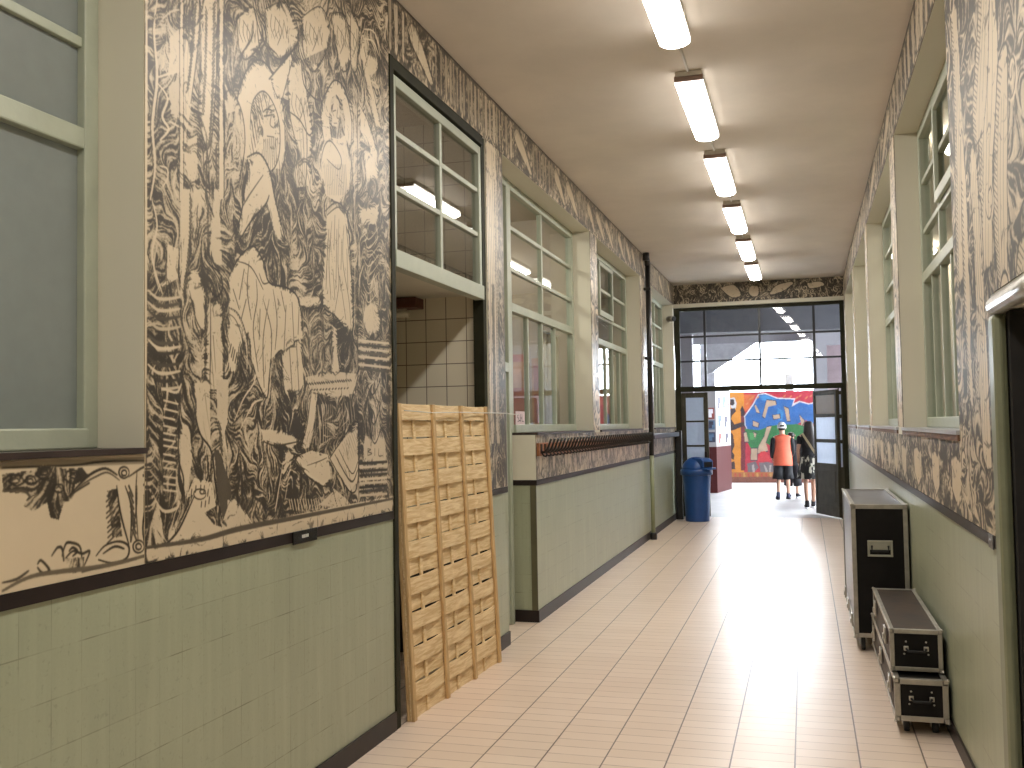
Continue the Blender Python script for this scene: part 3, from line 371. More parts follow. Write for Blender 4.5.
GRAF=[[[0.85,0.32,0.02],0,[-42,2514,1002,2488,943,247,-98,250]],[[0.75,0.16,0.03],0,[1000,2423,1315,2415,1137,2053,987,1926]],[[0.2,0.015,0.03],0,[902,1906,969,2056,1049,1903,975,333,861,333]],[[0.8,0.8,0.8],0,[604,2333,745,2355,795,2190,766,2039,640,2063]],[[0.035,0.012,0.02],0,[629,2302,722,2300,740,2191,696,2127,612,2150]],[[0.035,0.012,0.02],0,[566,2021,737,2061,777,1974,668,1868,632,1760,725,1607,917,1668,1093,1644,1074,1558,914,1539,721,1456,623,1435,575,1544]],[[0.035,0.012,0.02],0,[565,1458,676,1327,710,1024,642,852,704,765,679,636,574,680,556,1112]],[[0.035,0.012,0.02],0,[550,550,699,592,715,377,545,356]],[[0.035,0.012,0.02],0,[892,2015,950,2121,1001,1991,985,1840,900,1842]],[[0.8,0.8,0.8],0,[989,1831,1224,2158,1382,2435,1575,2456,1895,2319,2363,2290,2310,2155,2468,2220,2710,2146,2874,2185,2857,1593,2617,1724,2451,1642,2284,1517,2039,1564,1708,1526,1372,1403,1063,1442,999,1581]],[[0.03,0.17,0.5],0,[1013,1813,1244,2128,1402,2404,1566,2426,1886,2289,2321,2257,2259,2063,2475,2186,2701,2113,2872,2143,2856,1572,2616,1690,2451,1621,2284,1517,2039,1564,1708,1526,1372,1403,1080,1450,1024,1580]],[[0.05,0.28,0.62],0,[1397,2370,1565,2396,1852,2273,1726,2211,1478,2260]],[[0.05,0.28,0.62],0,[1887,2037,2050,1948,2002,1692,1858,1738]],[[0.03,0.22,0.06],0,[997,1486,1372,1437,1709,1561,2368,1592,2692,1511,2854,1508,2843,1128,2397,1155,2026,1074,1693,992,1530,1101,1359,931,1150,925,1062,1106]],[[0.08,0.36,0.1],0,[1119,1364,1329,1361,1282,1189,1135,1170]],[[0.62,0.45,0.3],0,[1603,2257,1830,2230,1856,2123,1639,2076,1548,1765,1479,1822]],[[0.62,0.45,0.3],0,[1273,2114,1307,2135,1418,1909,1323,1937]],[[0.62,0.45,0.3],0,[2053,2076,2175,2009,2207,1680,2125,1682,2075,1981]],[[0.62,0.45,0.3],0,[1758,1842,1932,1865,1942,1758,1775,1731]],[[0.62,0.45,0.3],0,[1229,1698,1377,1626,1350,1524,1225,1560]],[[0.62,0.45,0.3],0,[2457,1833,2583,1674,2505,1531]],[[0.62,0.45,0.3],0,[1583,1520,1716,1543,1547,1101,1607,878,1314,794,1361,1008,1518,1272]],[[0.62,0.45,0.3],0,[1150,933,1317,932,1309,623,1142,624]],[[0.62,0.45,0.3],0,[1225,1384,1307,1339,1262,1224]],[[0.62,0.45,0.3],0,[972,1366,1036,1386,1092,1127,987,1129]],[[0.7,0.05,0.06],0,[1398,845,1524,865,1685,672,1641,587,1308,589]],[[0.8,0.1,0.2],0,[2313,795,2520,878,2466,412,2335,413]],[[0.2,0.17,0.18],0,[1034,526,1266,589,1345,417,1174,247,1049,290]],[[0.2,0.17,0.18],0,[1349,546,1599,566,1783,501,1714,245,1384,289]],[[0.2,0.17,0.18],0,[1843,415,2256,498,2823,411,2818,242,2002,202]],[[0.5,0.45,0.42],0,[1159,482,1222,504,1238,289,1175,289]],[[0.5,0.45,0.42],0,[1472,502,1513,481,1592,309,1529,288]],[[0.5,0.45,0.42],0,[1638,480,1679,480,1653,288,1612,288]],[[0.5,0.45,0.42],0,[2131,414,2173,456,2209,265,2167,244]],[[0.55,0.2,0.05],0,[543,291,2819,285,2815,125,539,110]],[[0.3,0.1,0.06],0,[540,153,2817,192,2811,-10,536,-11]],[[0.7,0.4,0.1],0,[563,248,615,282,629,170,578,153]],[[0.62,0.1,0.05],0,[682,248,733,282,747,170,696,153]],[[0.62,0.1,0.05],0,[800,247,851,282,865,170,814,153]],[[0.7,0.4,0.1],0,[918,247,969,281,983,170,932,153]],[[0.62,0.1,0.05],0,[1035,247,1087,281,1101,169,1050,152]],[[0.62,0.1,0.05],0,[1153,247,1204,281,1218,169,1167,152]],[[0.7,0.4,0.1],0,[1270,246,1321,280,1334,169,1284,152]],[[0.62,0.1,0.05],0,[1387,246,1437,280,1451,169,1401,152]],[[0.62,0.1,0.05],0,[1503,246,1554,280,1567,169,1517,152]],[[0.7,0.4,0.1],0,[1619,245,1670,279,1683,169,1633,152]],[[0.62,0.1,0.05],0,[1735,245,1786,279,1799,168,1749,151]],[[0.62,0.1,0.05],0,[1851,245,1901,279,1914,168,1865,151]],[[0.7,0.4,0.1],0,[1966,245,2016,278,2030,168,1980,151]],[[0.62,0.1,0.05],0,[2081,244,2131,278,2144,168,2095,151]],[[0.62,0.1,0.05],0,[2196,244,2246,278,2259,168,2210,151]],[[0.7,0.4,0.1],0,[2310,244,2360,277,2373,167,2324,151]],[[0.62,0.1,0.05],0,[2424,243,2474,277,2487,167,2438,150]],[[0.62,0.1,0.05],0,[2538,243,2588,277,2601,167,2552,150]],[[0.7,0.4,0.1],0,[2652,243,2702,276,2715,167,2666,150]],[[0.62,0.1,0.05],0,[2765,243,2815,276,2828,167,2779,150]],[[0.75,0.3,0.1],0,[1355,2349,1414,2382,1388,2323,1328,2298]],[[0.75,0.3,0.1],0,[2062,2375,2120,2407,2094,2348,2035,2324]],[[0.75,0.3,0.1],0,[2226,2354,2284,2386,2258,2327,2200,2303]],[[0.75,0.3,0.1],0,[2472,2364,2530,2397,2504,2338,2446,2314]],[[0.75,0.3,0.1],0,[2633,2309,2691,2342,2665,2283,2608,2259]],[[0.75,0.3,0.1],0,[2757,2357,2815,2390,2788,2331,2731,2307]],[[0.75,0.3,0.1],0,[1144,2311,1204,2344,1177,2285,1118,2260]],[[0.75,0.3,0.1],0,[2389,2315,2447,2348,2421,2289,2363,2265]],[[0.75,0.3,0.1],0,[1208,2353,1268,2386,1241,2326,1182,2302]],[[0.75,0.3,0.1],0,[1057,2184,1117,2217,1090,2157,1030,2133]]]
# ================================================================== SETTING
XL,XR,ZC=-2.19,.69,4.11
ZB0,ZB1,ZS,ZH=1.145,1.19,1.59,3.75     # dado band, sill, window head
YE=17.6
M_floor=floor_mat();M_wall=wall_mat('tiled_dado_wall')
M_ceil=mat('ceiling_paint',(.80,.73,.645),.6,var=.05,scale=1.5)
M_cream=mat('cream_paint',(.70,.67,.555),.5,var=.05,scale=2)
M_band=mat('dark_glazed_tile',(.024,.015,.014),.4,var=.2,scale=5,spec=.3)
M_sill=mat('sill_paint',(.05,.032,.03),.35,var=.2)
M_sash=mat('sage_window_paint',(.42,.455,.36),.42,var=.08,scale=4,bump=.05)
M_dgreen=mat('dark_green_paint',(.028,.028,.015),.6,var=.2,spec=.15)
M_glass=glass_mat('clear_window_glass',(.9,.93,.92),1.5,.0,.03)
M_glass2=glass_mat('door_transom_glass',(.93,.95,.97),1.45,.0,.04)
M_frost=frosted_mat('frosted_blue_glass',(.32,.355,.34),.3)
M_frostd=frosted_mat('frosted_door_glass',(.8,.86,.95),.85)
M_stile=small_tile_mat()
M_dark=mat('unlit_room_black',(.02,.018,.016),.8,var=.2)  # near-black colour stands in for the darkness of an unlit room
M_room=mat('classroom_paint',(.55,.47,.38),.7,var=.08,scale=1)
M_grey=mat('hall_grey_paint',(.30,.29,.31),.7,var=.08,scale=1)
M_conc=mat('courtyard_concrete',(.52,.51,.50),.5,var=.08,scale=2)
def boxes(name,bs,m,label,cat,bev=0):
    mb=MB()
    for b in bs: mb.box(*b)
    return struct(name,mb,m,label,cat,None,bev)
YB=-4.0
# floor and ceiling
boxes('floor',[(-2.6,.9,YB,YE+.15,-.12,0),(-4.2,-2.6,5.0,6.85,-.12,0)],M_floor,'beige narrow tile floor with dark long joints down the corridor','floor')
boxes('ceiling',[(-2.6,.95,YB,YE+.15,ZC,ZC+.2)],M_ceil,'plain tan ceiling over the corridor','ceiling')
LB=[(.2,2.91),(7.22,10.45),(10.83,13.8),(14.95,17.5)]     # window bays
xa,xb=-2.45,XL
W=[(xa,xb,YB,.2,0,ZC),(xa,xb,.2,2.91,0,ZS-.02),(xa,xb,.2,2.91,ZH,ZC),(xa,xb,2.91,5.05,0,ZC),(xa,xb,5.05,6.8,ZH,ZC),(xa,xb,6.8,7.22,0,ZC),(xa,xb,7.22,10.45,ZH,ZC),
(xa,xb,8.07,10.45,0,ZS-.02),(xa,xb,10.45,10.83,0,ZC),(xa,xb,10.83,13.8,0,ZS-.02),(xa,xb,10.83,13.8,ZH,ZC),(xa,xb,13.8,14.95,0,ZC),(xa,xb,14.95,17.5,0,ZS-.02),(xa,xb,14.95,17.5,ZH,ZC),(xa,xb,17.5,YE,0,ZC)]
boxes('wall_left',W,M_wall,'long corridor wall with green tile dado, deep windows and an open doorway','wall')
ya,yb=XR,.93
W=[(ya,yb,YB,2.9,0,ZC),(ya,yb,2.9,3.9,2.03,ZC),(ya,yb,3.9,4.98,0,ZC)]
RBAY=[(4.98,7.72),(8.15,11.15),(11.5,14.15),(14.5,17.15)]
RP=[(7.72,8.15),(11.15,11.5),(14.15,14.5),(17.15,YE)]
for a,b in RBAY: W+=[(ya,yb,a,b,0,ZS-.02),(ya,yb,a,b,ZH,ZC)]
for a,b in RP: W+=[(ya,yb,a,b,0,ZC)]
boxes('wall_right',W,M_wall,'opposite corridor wall with green tile dado and a row of deep windows','wall')
boxes('wall_back',[(-2.6,.95,YB-.2,YB,0,ZC)],M_wall,'end wall of the corridor behind the viewer','wall')
boxes('wall_end',[(XL,XR,YE,YE+.15,3.70,ZC)],M_cream,'short wall above the glazed partition at the corridor end','wall')
# dado bands, baseboards, sills
def trimx(name,segs,m,label,face,t=.012,ext=None):
    bs=[]
    for y0,y1,z0,z1 in segs: bs.append((face,face+t,y0,y1,z0,z1) if t>0 else (face+t,face,y0,y1,z0,z1))
    return boxes(name,bs+(ext or []),m,label,'trim')
SL=[(YB,5.05),(6.8,7.22),(8.07,YE)]
trimx('trim_1',[(a,b,ZB0,ZB1) for a,b in SL],M_band,'dark tile band above the green dado of the window wall',XL,.008,[(-2.40,XL+.008,8.062,8.07,ZB0,ZB1)])
trimx('baseboard_left',[(a,b,0,.1) for a,b in SL],M_band,'dark tile skirting under the green dado of the window wall',XL,.012,[(-2.40,XL+.012,8.058,8.07,0,.1)])
SR=[(YB,2.86),(3.98,YE)]
trimx('trim_2',[(a,b,ZB0,ZB1) for a,b in SR],M_band,'dark tile band above the green dado behind the flight cases',XR,-.008)
trimx('baseboard_right',[(a,b,0,.08) for a,b in SR],M_band,'dark tile skirting behind the flight cases',XR,-.012)
boxes('trim_3',[(-2.42,XL+.02,a+(.85 if i==1 else .003),b-.003,ZS-.02,ZS) for i,(a,b) in enumerate(LB)],M_sill,'dark painted window sills of the window wall','sill')
boxes('trim_4',[(XR-.02,.9,a+.003,b-.003,ZS-.02,ZS) for a,b in RBAY],mat('pale_sill',(.45,.46,.48),.3),'pale window sills above the flight cases','sill')
boxes('trim_8',[(XR-.014,XR-.0008,a+.01,b-.01,ZS-.05,ZS-.0205) for a,b in RBAY],wood_mat('brown_sill_board',(.20,.10,.05),(.09,.045,.03),(9,1,9)),'brown strips under the pale sills above the flight cases','trim')
boxes('trim_5',[(-2.19,-2.187,8.055,8.062,.1,1.145),(-2.24,-2.187,8.062,8.069,.1,1.145)],mat('olive_corner_tile',(.12,.11,.06),.35),'olive tile strip at the corner of the dado beside the niche','trim')
boxes('trim_6',[(-2.41,-2.192,8.062,8.069,1.19,1.57)],M_cream,'cream painted end of the parapet above the dado niche','trim')
boxes('trim_7',[(XL,XR,YE-.03,YE,3.705,3.765)],M_cream,'cream moulding over the glazed partition','trim')
# windows
def window(name,X,y0,y1,z0,z1,zt,uc,ur,lc,side,label,glass,hop=None,lr=()):
    """X glass plane; side=+1 when the corridor lies on +X"""
    f=MB();d0,d1=X-.035,X+.035
    fr=.07
    f.box(d0,d1,y0,y0+fr,z0,z1).box(d0,d1,y1-fr,y1,z0,z1).box(d0,d1,y0+fr,y1-fr,z1-fr,z1).box(d0-.005,d1+.02*side if side>0 else d1+.005,y0+fr,y1-fr,z0,z0+.07)
    f.box(d0,d1,y0+fr,y1-fr,zt,zt+.075)
    o=struct(name,f,M_sash,label,'window',None,.006)
    m=MB();b0,b1=X-.022,X+.022
    for y in uc: m.box(b0,b1,y-.022,y+.022,zt+.075,z1-fr)
    for z in ur:
        for a,b in zip([y0+fr]+[u+.022 for u in uc],[u-.022 for u in uc]+[y1-fr]): m.box(b0,b1,a,b,z-.018,z+.018)
    for y in lc: m.box(b0,b1,y-.018,y+.018,z0+.07,zt)
    for z in lr:
        for a,b in zip([y0+fr]+[u+.018 for u in lc],[u-.018 for u in lc]+[y1-fr]): m.box(b0,b1,a,b,z-.016,z+.016)
    if m.v: m.build('window_muntin',M_sash,o,.004)
    if hop:
        h=MB();a,b,za,zb=hop;s0,s1=(X+.023,X+.05) if side>0 else (X-.05,X-.023)
        h.box(s0,s1,a,b,za,za+.07).box(s0,s1,a,b,zb-.05,zb).box(s0,s1,a,a+.05,za+.07,zb-.05).box(s0,s1,b-.05,b,za+.07,zb-.05);h.build('hopper_sash',M_sash,o,.004)
    g=MB();g.box(X-.003,X+.003,y0+fr-.01,y1-fr+.01,z0+.06,z1-fr+.01);g.build('window_pane',glass,o)
    return o
GX=-2.41
window('window_1',GX,.2,2.91,ZS,ZH,2.63,(.9,1.56,2.22),(3.01,),(),1,'frosted blue-grey window with sage frame beside the large mural',M_frost)
window('window_2',GX,8.0,10.45,ZS,ZH,2.63,(9.16,),(3.36,3.0),(8.62,9.13,9.64),1,'sage window with a paper sign hung in its lower corner',M_glass)
window('window_3',GX,10.83,13.8,ZS,ZH,2.63,(11.8,12.76),(3.33,2.98),(11.3,11.8,12.28,12.76,13.24),1,'sage window between the coat hooks and the black pipe',M_glass,(11.84,12.72,2.99,3.66))
window('window_4',GX,14.95,17.5,ZS,ZH,2.63,(15.8,16.65),(3.33,2.98),(15.4,15.8,16.22,16.65,17.05),1,'sage window next to the glazed end partition',M_glass)
GR=.88
for i,(a,b) in enumerate(RBAY):
    n=(b-a)/3
    window('window_%d'%(5+i),GR,a,b,ZS,ZH,2.63,(a+n,a+2*n),(3.36,3.0),(a+n/2,a+n,a+1.5*n,a+2*n,a+2.5*n),-1,
        ['sage window beside the doorway with rounded top trim','second sage window from the dark doorway, above the tall flight case','third sage window from the dark doorway','fourth sage window from the dark doorway, by the end partition'][i],M_glass,(a+n+.04,a+2*n-.04,3.02,3.66) if i==0 else None)
# niche doorway below window 2 (to the floor)
f=MB();f.box(GX-.04,GX+.04,7.22,7.30,0,ZH).box(GX-.04,GX+.04,7.93,7.998,0,ZH).box(GX-.04,GX+.04,7.3,7.93,ZH-.07,ZH).box(GX-.04,GX+.04,7.3,7.93,2.1,2.18)
dn=struct('door_4',f,M_sash,'sage niche door frame behind the narrow pillar','door',None,.005)
f=MB();f.box(GX-.02,GX+.02,7.305,7.925,.01,2.095);f.build('door_leaf',M_sash,dn,.004)
f=MB();f.box(GX-.004,GX+.004,7.29,7.94,2.17,ZH-.06);f.build('transom_pane',M_glass,dn)
# left doorway with transom window and tiled vestibule
y0,y1=5.05,6.8;X=-2.225
f=MB()
f.box(X-.05,XL+.012,y0,y0+.055,0,ZH).box(X-.05,XL-.005,y1-.07,y1,0,ZH).box(X-.05,XL+.008,y0+.055,y1-.07,ZH-.07,ZH)
door=struct('door_1',f,M_dgreen,'dark green frame of the open doorway holding a six-pane transom','door',None,.004)
f=MB();s=y0+.07;e=y1-.085
f.box(X-.03,X+.03,s,s+.05,2.655,ZH-.085).box(X-.03,X+.03,e-.05,e,2.655,ZH-.085).box(X-.03,X+.03,s+.05,e-.05,ZH-.145,ZH-.085).box(X-.03,X+.045,s,e,2.555,2.655)
mm=(s+e)/2
f.box(X-.022,X+.022,mm-.02,mm+.02,2.655,ZH-.145)
for z in(3.34,3.02):
    f.box(X-.02,X+.02,s+.05,mm-.02,z-.017,z+.017).box(X-.02,X+.02,mm+.02,e-.05,z-.017,z+.017)
f.build('transom_sash',M_sash,door,.004)
f=MB();f.box(X-.003,X+.003,s+.04,e-.04,2.645,ZH-.135);f.build('transom_pane',glass_mat('reflective_transom_glass',(.8,.8,.77),1.7,.0,.22),door)
boxes('wall_vestibule',[(-4.2,-2.27,6.793,6.9,0,3.9),(-4.2,-2.46,4.9,5.0,0,3.9),(-4.3,-4.2,4.9,6.9,0,3.9)],M_stile,'small square white wall tiles inside the open doorway','wall')
boxes('ceiling_vestibule',[(-4.2,-2.27,5.0,6.8,2.60,2.68)],M_cream,'cream soffit inside the open doorway','ceiling')
boxes('ceiling_over_transom',[(-4.2,-2.45,5.0,6.8,3.9,4.0)],M_room,'shaded void above the vestibule soffit','ceiling')
# near doorway of the right wall
f=MB();y0,y1=2.9,3.9
f.box(XR-.035,XR+.012,y1-.03,y1+.09,0,2.02).box(XR-.035,XR+.012,y0-.09,y0+.03,0,2.02)
door=struct('door_3',f,mat('olive_door_paint',(.22,.235,.15),.4,var=.1),'doorway with olive green frame opening onto darkness','door',None,.02)
f=MB();f.box(XR+.013,XR+.24,y1-.06,y1-.001,0,2.025).box(XR+.013,XR+.24,y0+.001,y0+.06,0,2.025);f.build('dark_reveal_slab',M_dark,door)  # black slabs added over the reveal so that it looks unlit
f=MB();f.tube([(XR-.012,y0-.07,2.05),(XR-.012,y1+.03,2.05)],.036,14);f.box(XR-.03,XR-.001,y0-.07,y1+.03,2.02,2.088)
f.build('door_head_trim',mat('worn_white_metal',(.55,.53,.47),.3,.2,var=.2,scale=20),door)
boxes('wall_dark_room',[(2.2,2.3,2.4,4.4,0,2.6),(.93,2.3,2.3,2.4,0,2.6),(.93,2.3,4.4,4.5,0,2.6),(.93,2.3,2.3,4.5,2.5,2.6)],M_dark,'room beyond the near doorway, walls coloured black for unlit dark','wall')
boxes('floor_dark_room',[(.9,2.3,2.3,4.5,-.12,0)],M_dark,'floor beyond the near doorway, coloured black for unlit dark','floor')
# classrooms behind the windows
boxes('wall_classroom',[(-6.1,-2.45,10.6,10.7,0,3.95),(-6.1,-6.0,6.9,YE+.2,0,3.95),(-6.1,-2.45,6.9,7.0,0,3.95),(-6.1,-2.45,YE+.1,YE+.2,0,3.95)],M_room,'pale classroom wall seen through the windows','wall')
boxes('ceiling_classroom',[(-6.1,-2.45,6.9,YE+.2,3.95,4.05)],M_room,'classroom ceiling seen through the windows','ceiling')
boxes('floor_classroom',[(-6.1,-2.6,6.9,YE+.2,-.12,0)],M_room,'classroom floor behind the windows','floor')
boxes('wall_room_opposite',[(1.9,2.0,4.5,YE+.2,0,3.95),(.93,2.0,4.5,4.6,0,3.95),(.93,2.0,YE+.1,YE+.2,0,3.95)],M_room,'cream wall of the room behind the flight case wall','wall')
boxes('ceiling_room_opposite',[(.93,2.0,4.5,YE+.2,3.95,4.05)],M_room,'ceiling of the room behind the flight case wall','ceiling')
boxes('floor_room_opposite',[(.9,2.0,4.5,YE+.2,-.12,0)],M_room,'floor of the room behind the flight case wall','floor')
boxes('wall_frosted_room',[(-3.6,-3.5,0,4.9,0,3.95),(-3.6,-2.45,-.1,0,0,3.95),(-3.6,-2.45,4.8,4.9,0,3.95),(-3.6,-2.45,0,4.8,3.95,4.05)],M_room,'dim room behind the frosted window','wall')
# ================================================================== END PARTITION
ye0,ye1=YE+.02,YE+.09
f=MB()
f.box(XL,XL+.1,ye0,ye1,0,3.7).box(XR-.075,XR,ye0,ye1,0,3.7).box(XL+.1,XR-.075,ye0,ye1,3.64,3.7).box(XL+.1,XR-.075,ye0-.02,ye1,2.21,2.30)
part=struct('window_9',f,M_dgreen,'dark steel framed glazed partition closing the corridor above its doors','window',None,.004)
f=MB();ys0,ys1=YE+.035,YE+.075
vx=[-1.655,-.715,.19]
for x in vx: f.box(x-.02,x+.02,ys0,ys1,2.30,3.64)
for z in(3.18,2.745):
    for a,b in zip([XL+.1]+[v+.02 for v in vx],[v-.02 for v in vx]+[XR-.075]): f.box(a,b,ys0,ys1,z-.016,z+.016)
f.build('partition_muntin',mat('black_steel',(.012,.012,.014),.4),part)
f=MB()
for a,b in zip([XL+.1]+vx,vx+[XR-.075]):
    c=(a+b)/2;yy=YE+.055;k=.033
    f.quad([(a,yy-k*(a-c),2.29),(b,yy-k*(b-c),2.29),(b,yy-k*(b-c),3.65),(a,yy-k*(a-c),3.65)])
f.build('partition_pane',M_glass2,part)
def leaf(w,frost,zrows,top=None,zt=2.19):
    """door leaf in local coords: hinge at origin, along +X, thickness in Y"""
    fr=MB();st=.075
    fr.box(0,st,-.02,.02,.02,zt).box(w-st,w,-.02,.02,.02,zt).box(st,w-st,-.02,.02,zt-.085,zt).box(st,w-st,-.02,.02,.02,.2).box(st,w-st,-.02,.02,zrows[-1][0]-.06,zrows[-1][0])
    for a,b in zip(zrows[:-1],zrows[1:]): fr.box(st,w-st,-.018,.018,b[1],a[0])
    pn=MB();pn.box(st-.005,w-st+.005,-.012,.012,.19,zrows[-1][0]-.05).box(st+.05,w-st-.05,-.018,.018,.27,zrows[-1][0]-.13)
    return fr,pn,[MB().box(st-.01,w-st+.01,-.004,.004,a-.005,b+.005) for a,b in zrows]
M_door=mat('brown_green_door_paint',(.07,.065,.045),.65,var=.2,spec=.25)
d=thing('door_2','dark framed side door of frosted panes standing behind the blue bin','door',(XL+.1,YE+.055,0));tag(d,kind='structure')
fr,pn,gl=leaf(.46,M_frostd,[(1.70,2.12),(1.27,1.67),(.84,1.24)])
o=fr.build('door_stile',M_door,d,.004);pn.build('door_kick_board',M_door,d,.003)
for g in gl:g.build('door_pane',M_frostd,d)
f=MB();f.box(.385,.43,-.05,-.02,.95,1.15);f.build('door_handle',M_band,d)
d=thing('door_5','open dark wooden door with frosted panes partly hiding the walking woman','door',(.53,YE+.0,0),math.radians(112));tag(d,kind='structure')
fr,pn,gl=leaf(.98,M_frostd,[(1.78,2.10),(1.34,1.72),(.92,1.28)])
fr.build('door_stile',M_door,d,.004);pn.build('door_kick_board',M_door,d,.003)
for i,g in enumerate(gl):g.build('door_pane',M_frostd if i else frosted_mat('painted_reflection_glass',(.25,.2,.12),.2),d)  # top pane: brown reflection is put into the glass colour
f=MB();f.tube([(.9,.02,1.03),(.9,.06,1.03),(.80,.06,1.03)],.011,8);f.tube([(.9,-.02,1.03),(.9,-.06,1.03),(.80,-.06,1.03)],.011,8);f.build('door_handle',M_band,d)
d=thing('door_6','narrow fixed sidelight of frosted panes at the wall side of the open door','door',(.545,YE+.055,0));tag(d,kind='structure')
f=MB();f.box(0,.02,-.02,.02,0,2.21).box(.05,.07,-.02,.02,0,2.21)
for z in(.2,.84,1.3,1.73,2.13):f.box(.02,.05,-.018,.018,z-.03,z+.03)
f.box(.02,.05,-.012,.012,0,.84);f.build('sidelight_frame',M_door,d)
f=MB();f.box(.018,.052,-.003,.003,.86,2.12);f.build('sidelight_pane',M_frostd,d)
# ================================================================== COVERED COURTYARD BEYOND
boxes('floor_courtyard',[(-9,9,YE+.15,34,-.12,-.001)],M_conc,'pale courtyard floor beyond the doors','floor')
boxes('ceiling_courtyard',[(-6,6,YE+.15,27.3,4.15,4.4)],M_grey,'grey ceiling of the covered yard beyond the doors','ceiling')  # stretch past the fascia is unseen, added to shade the graffiti wall
mb=MB();mb.prism([(-6,18.9),(6,20.7),(6,21.1),(-6,19.3)],3.42,4.15,2)
struct('beam_oblique',mb,mat('beam_dark_grey',(.13,.135,.15),.7,var=.08),'oblique grey beam under the covered yard ceiling','beam')
mb=MB();mb.prism([(-6,19.31),(6,21.11),(6,21.25),(-6,19.45)],3.45,3.55,2)
struct('beam_edge',mb,mat('pink_edge_paint',(.85,.55,.62),.6),'thin pink edge along the oblique yard beam','beam')
boxes('wall_yard_side',[(.2,.52,23.7,23.85,0,4.15),(.52,.86,23.7,23.85,0,2.35),(.86,5,23.7,23.85,0,4.15),(.52,.86,23.7,23.85,3.4,4.15)],M_grey,'grey yard wall with a tall bright opening','wall')
boxes('wall_yard_backing',[(.3,1.8,25.2,25.3,0,4.1)],mat('pale_pink_backing',(.42,.33,.335),.7,var=.08),'pale pink backing added behind the tall yard opening to cut its brightness','wall')  # added backing, dims the white sky in the opening
boxes('beam_fascia',[(-6,6,24.4,24.6,3.58,4.15)],M_grey,'straight grey fascia at the open edge of the yard ceiling','beam')
boxes('wall_hall_left',[(-6.2,-6,YE+.2,28.2,0,4.15)],M_grey,'far grey side wall of the covered yard','wall')
boxes('wall_hall_front',[(-6.2,XL-.27,YE+.15,YE+.3,0,4.15),(.95,6,YE+.15,YE+.3,0,4.15),(XL-.27,.95,YE+.15,YE+.3,3.72,4.15)],M_grey,'yard side of the corridor end wall','wall')
def pier_mat():
    m,nt,b=newmat('maroon_dado_pier');n=N(nt)
    z=n('ShaderNodeSeparateXYZ',{0:n('ShaderNodeNewGeometry').outputs['Position']}).outputs[2]
    nt.links.new(n.mix(n.math('LESS_THAN',z,1.09),(.26,.25,.25),(.055,.010,.010)),b.inputs['Base Color']);b.inputs['Roughness'].default_value=.6;b.inputs['Specular IOR Level'].default_value=.2;return m
mb=MB();mb.prism([(-3.4,23.75),(-2.03,23.88),(-1.80,25.4),(-3.4,25.4)],0,2.47,2)
struct('wall_pier',mb,pier_mat(),'yard pier with maroon lower part and grey upper part covered in notices','pier')
boxes('column_yard',[(-2.40,-2.14,20.05,20.3,0,4.15)],M_grey,'slim grey column of the covered yard','column')
boxes('column_yard_far',[(-2.52,-2.17,25.4,25.7,0,4.9)],mat('pale_column',(.6,.6,.63),.6),'pale post rising behind the notice pier','column')
mb=MB();mb.prism([(-2.3,3.58),(-1.08,3.58),(-2.15,2.88),(-2.3,2.84)],24.42,24.58,1)
struct('beam_bracket',mb,mat('gable_grey',(.45,.44,.46),.7),'pale grey triangular bracket under the yard fascia','beam')
# ================================================================== MURALS (drawn on thin plaster skins)
def mural(name,cv,mname,label,axis,face,a0,a1,z0,z1,paper=None,cat='mural'):
    im=cv.image(mname);m=mural_mat(mname,im,rough=.36 if face<0 else .52,**(dict(paper=paper) if paper else {}))
    t=.004;mb=MB()
    if axis==0:
        s=1 if face<0 else -1;x0=face+s*.001;x1=x0+s*t
        mb.quad([(x1,a0,z0),(x1,a1,z0),(x1,a1,z1),(x1,a0,z1)])
        for q in([(x0,a0,z0),(x1,a0,z0),(x1,a0,z1),(x0,a0,z1)],[(x0,a1,z0),(x0,a1,z1),(x1,a1,z1),(x1,a1,z0)],[(x0,a0,z1),(x1,a0,z1),(x1,a1,z1),(x0,a1,z1)],[(x0,a0,z0),(x0,a1,z0),(x1,a1,z0),(x1,a0,z0)]): mb.quad(q,((.01,.5),)*4)
        mb.quad([(x0,a0,z0),(x0,a0,z1),(x0,a1,z1),(x0,a1,z0)],((0,0),(0,1),(1,1),(1,0)))
    else:
        y1=face-.001;y0=y1-t
        mb.quad([(a0,y0,z0),(a1,y0,z0),(a1,y0,z1),(a0,y0,z1)])
        mb.quad([(a0,y1,z0),(a0,y1,z1),(a1,y1,z1),(a1,y1,z0)],((0,0),(0,1),(1,1),(1,0)))
        for q in([(a0,y0,z0),(a0,y1,z0),(a0,y1,z1),(a0,y0,z1)],[(a1,y0,z0),(a1,y1,z0),(a1,y1,z1),(a1,y0,z1)],[(a0,y0,z1),(a1,y0,z1),(a1,y1,z1),(a0,y1,z1)],[(a0,y0,z0),(a1,y0,z0),(a1,y1,z0),(a0,y1,z0)]): mb.quad(q,((.01,.5),)*4)
    o=mb.build(name,m);return tag(o,label,cat)
G1='drawn murals of the window wall';G2='drawn murals of the flight case wall'
cv=Canvas(2140,2915,3,seed=5,cell=(150,75),k=3.8,tone=.68,src=(5,5),top=.47);cv.run(PANEL)
mural('drawn_mural',cv,'mural_saints','large ink mural of robed haloed figures between frosted window and open doorway',0,XL,2.912,5.048,1.192,ZC-.003)
cv=Canvas(2705,378,3,seed=9,cell=(90,80),k=3.5,tone=.0);cv.a[:]=.03;cv.run(DADO)
r=random.Random(4)
figs=[('g',[.6],[0,370,500,350,700,300,400,290,0,310])]
cv.run(figs)
mural('drawn_mural',cv,'mural_garland','pale drawing of garland and roses below the frosted window',0,XL,.202,2.908,1.192,ZS-.022)
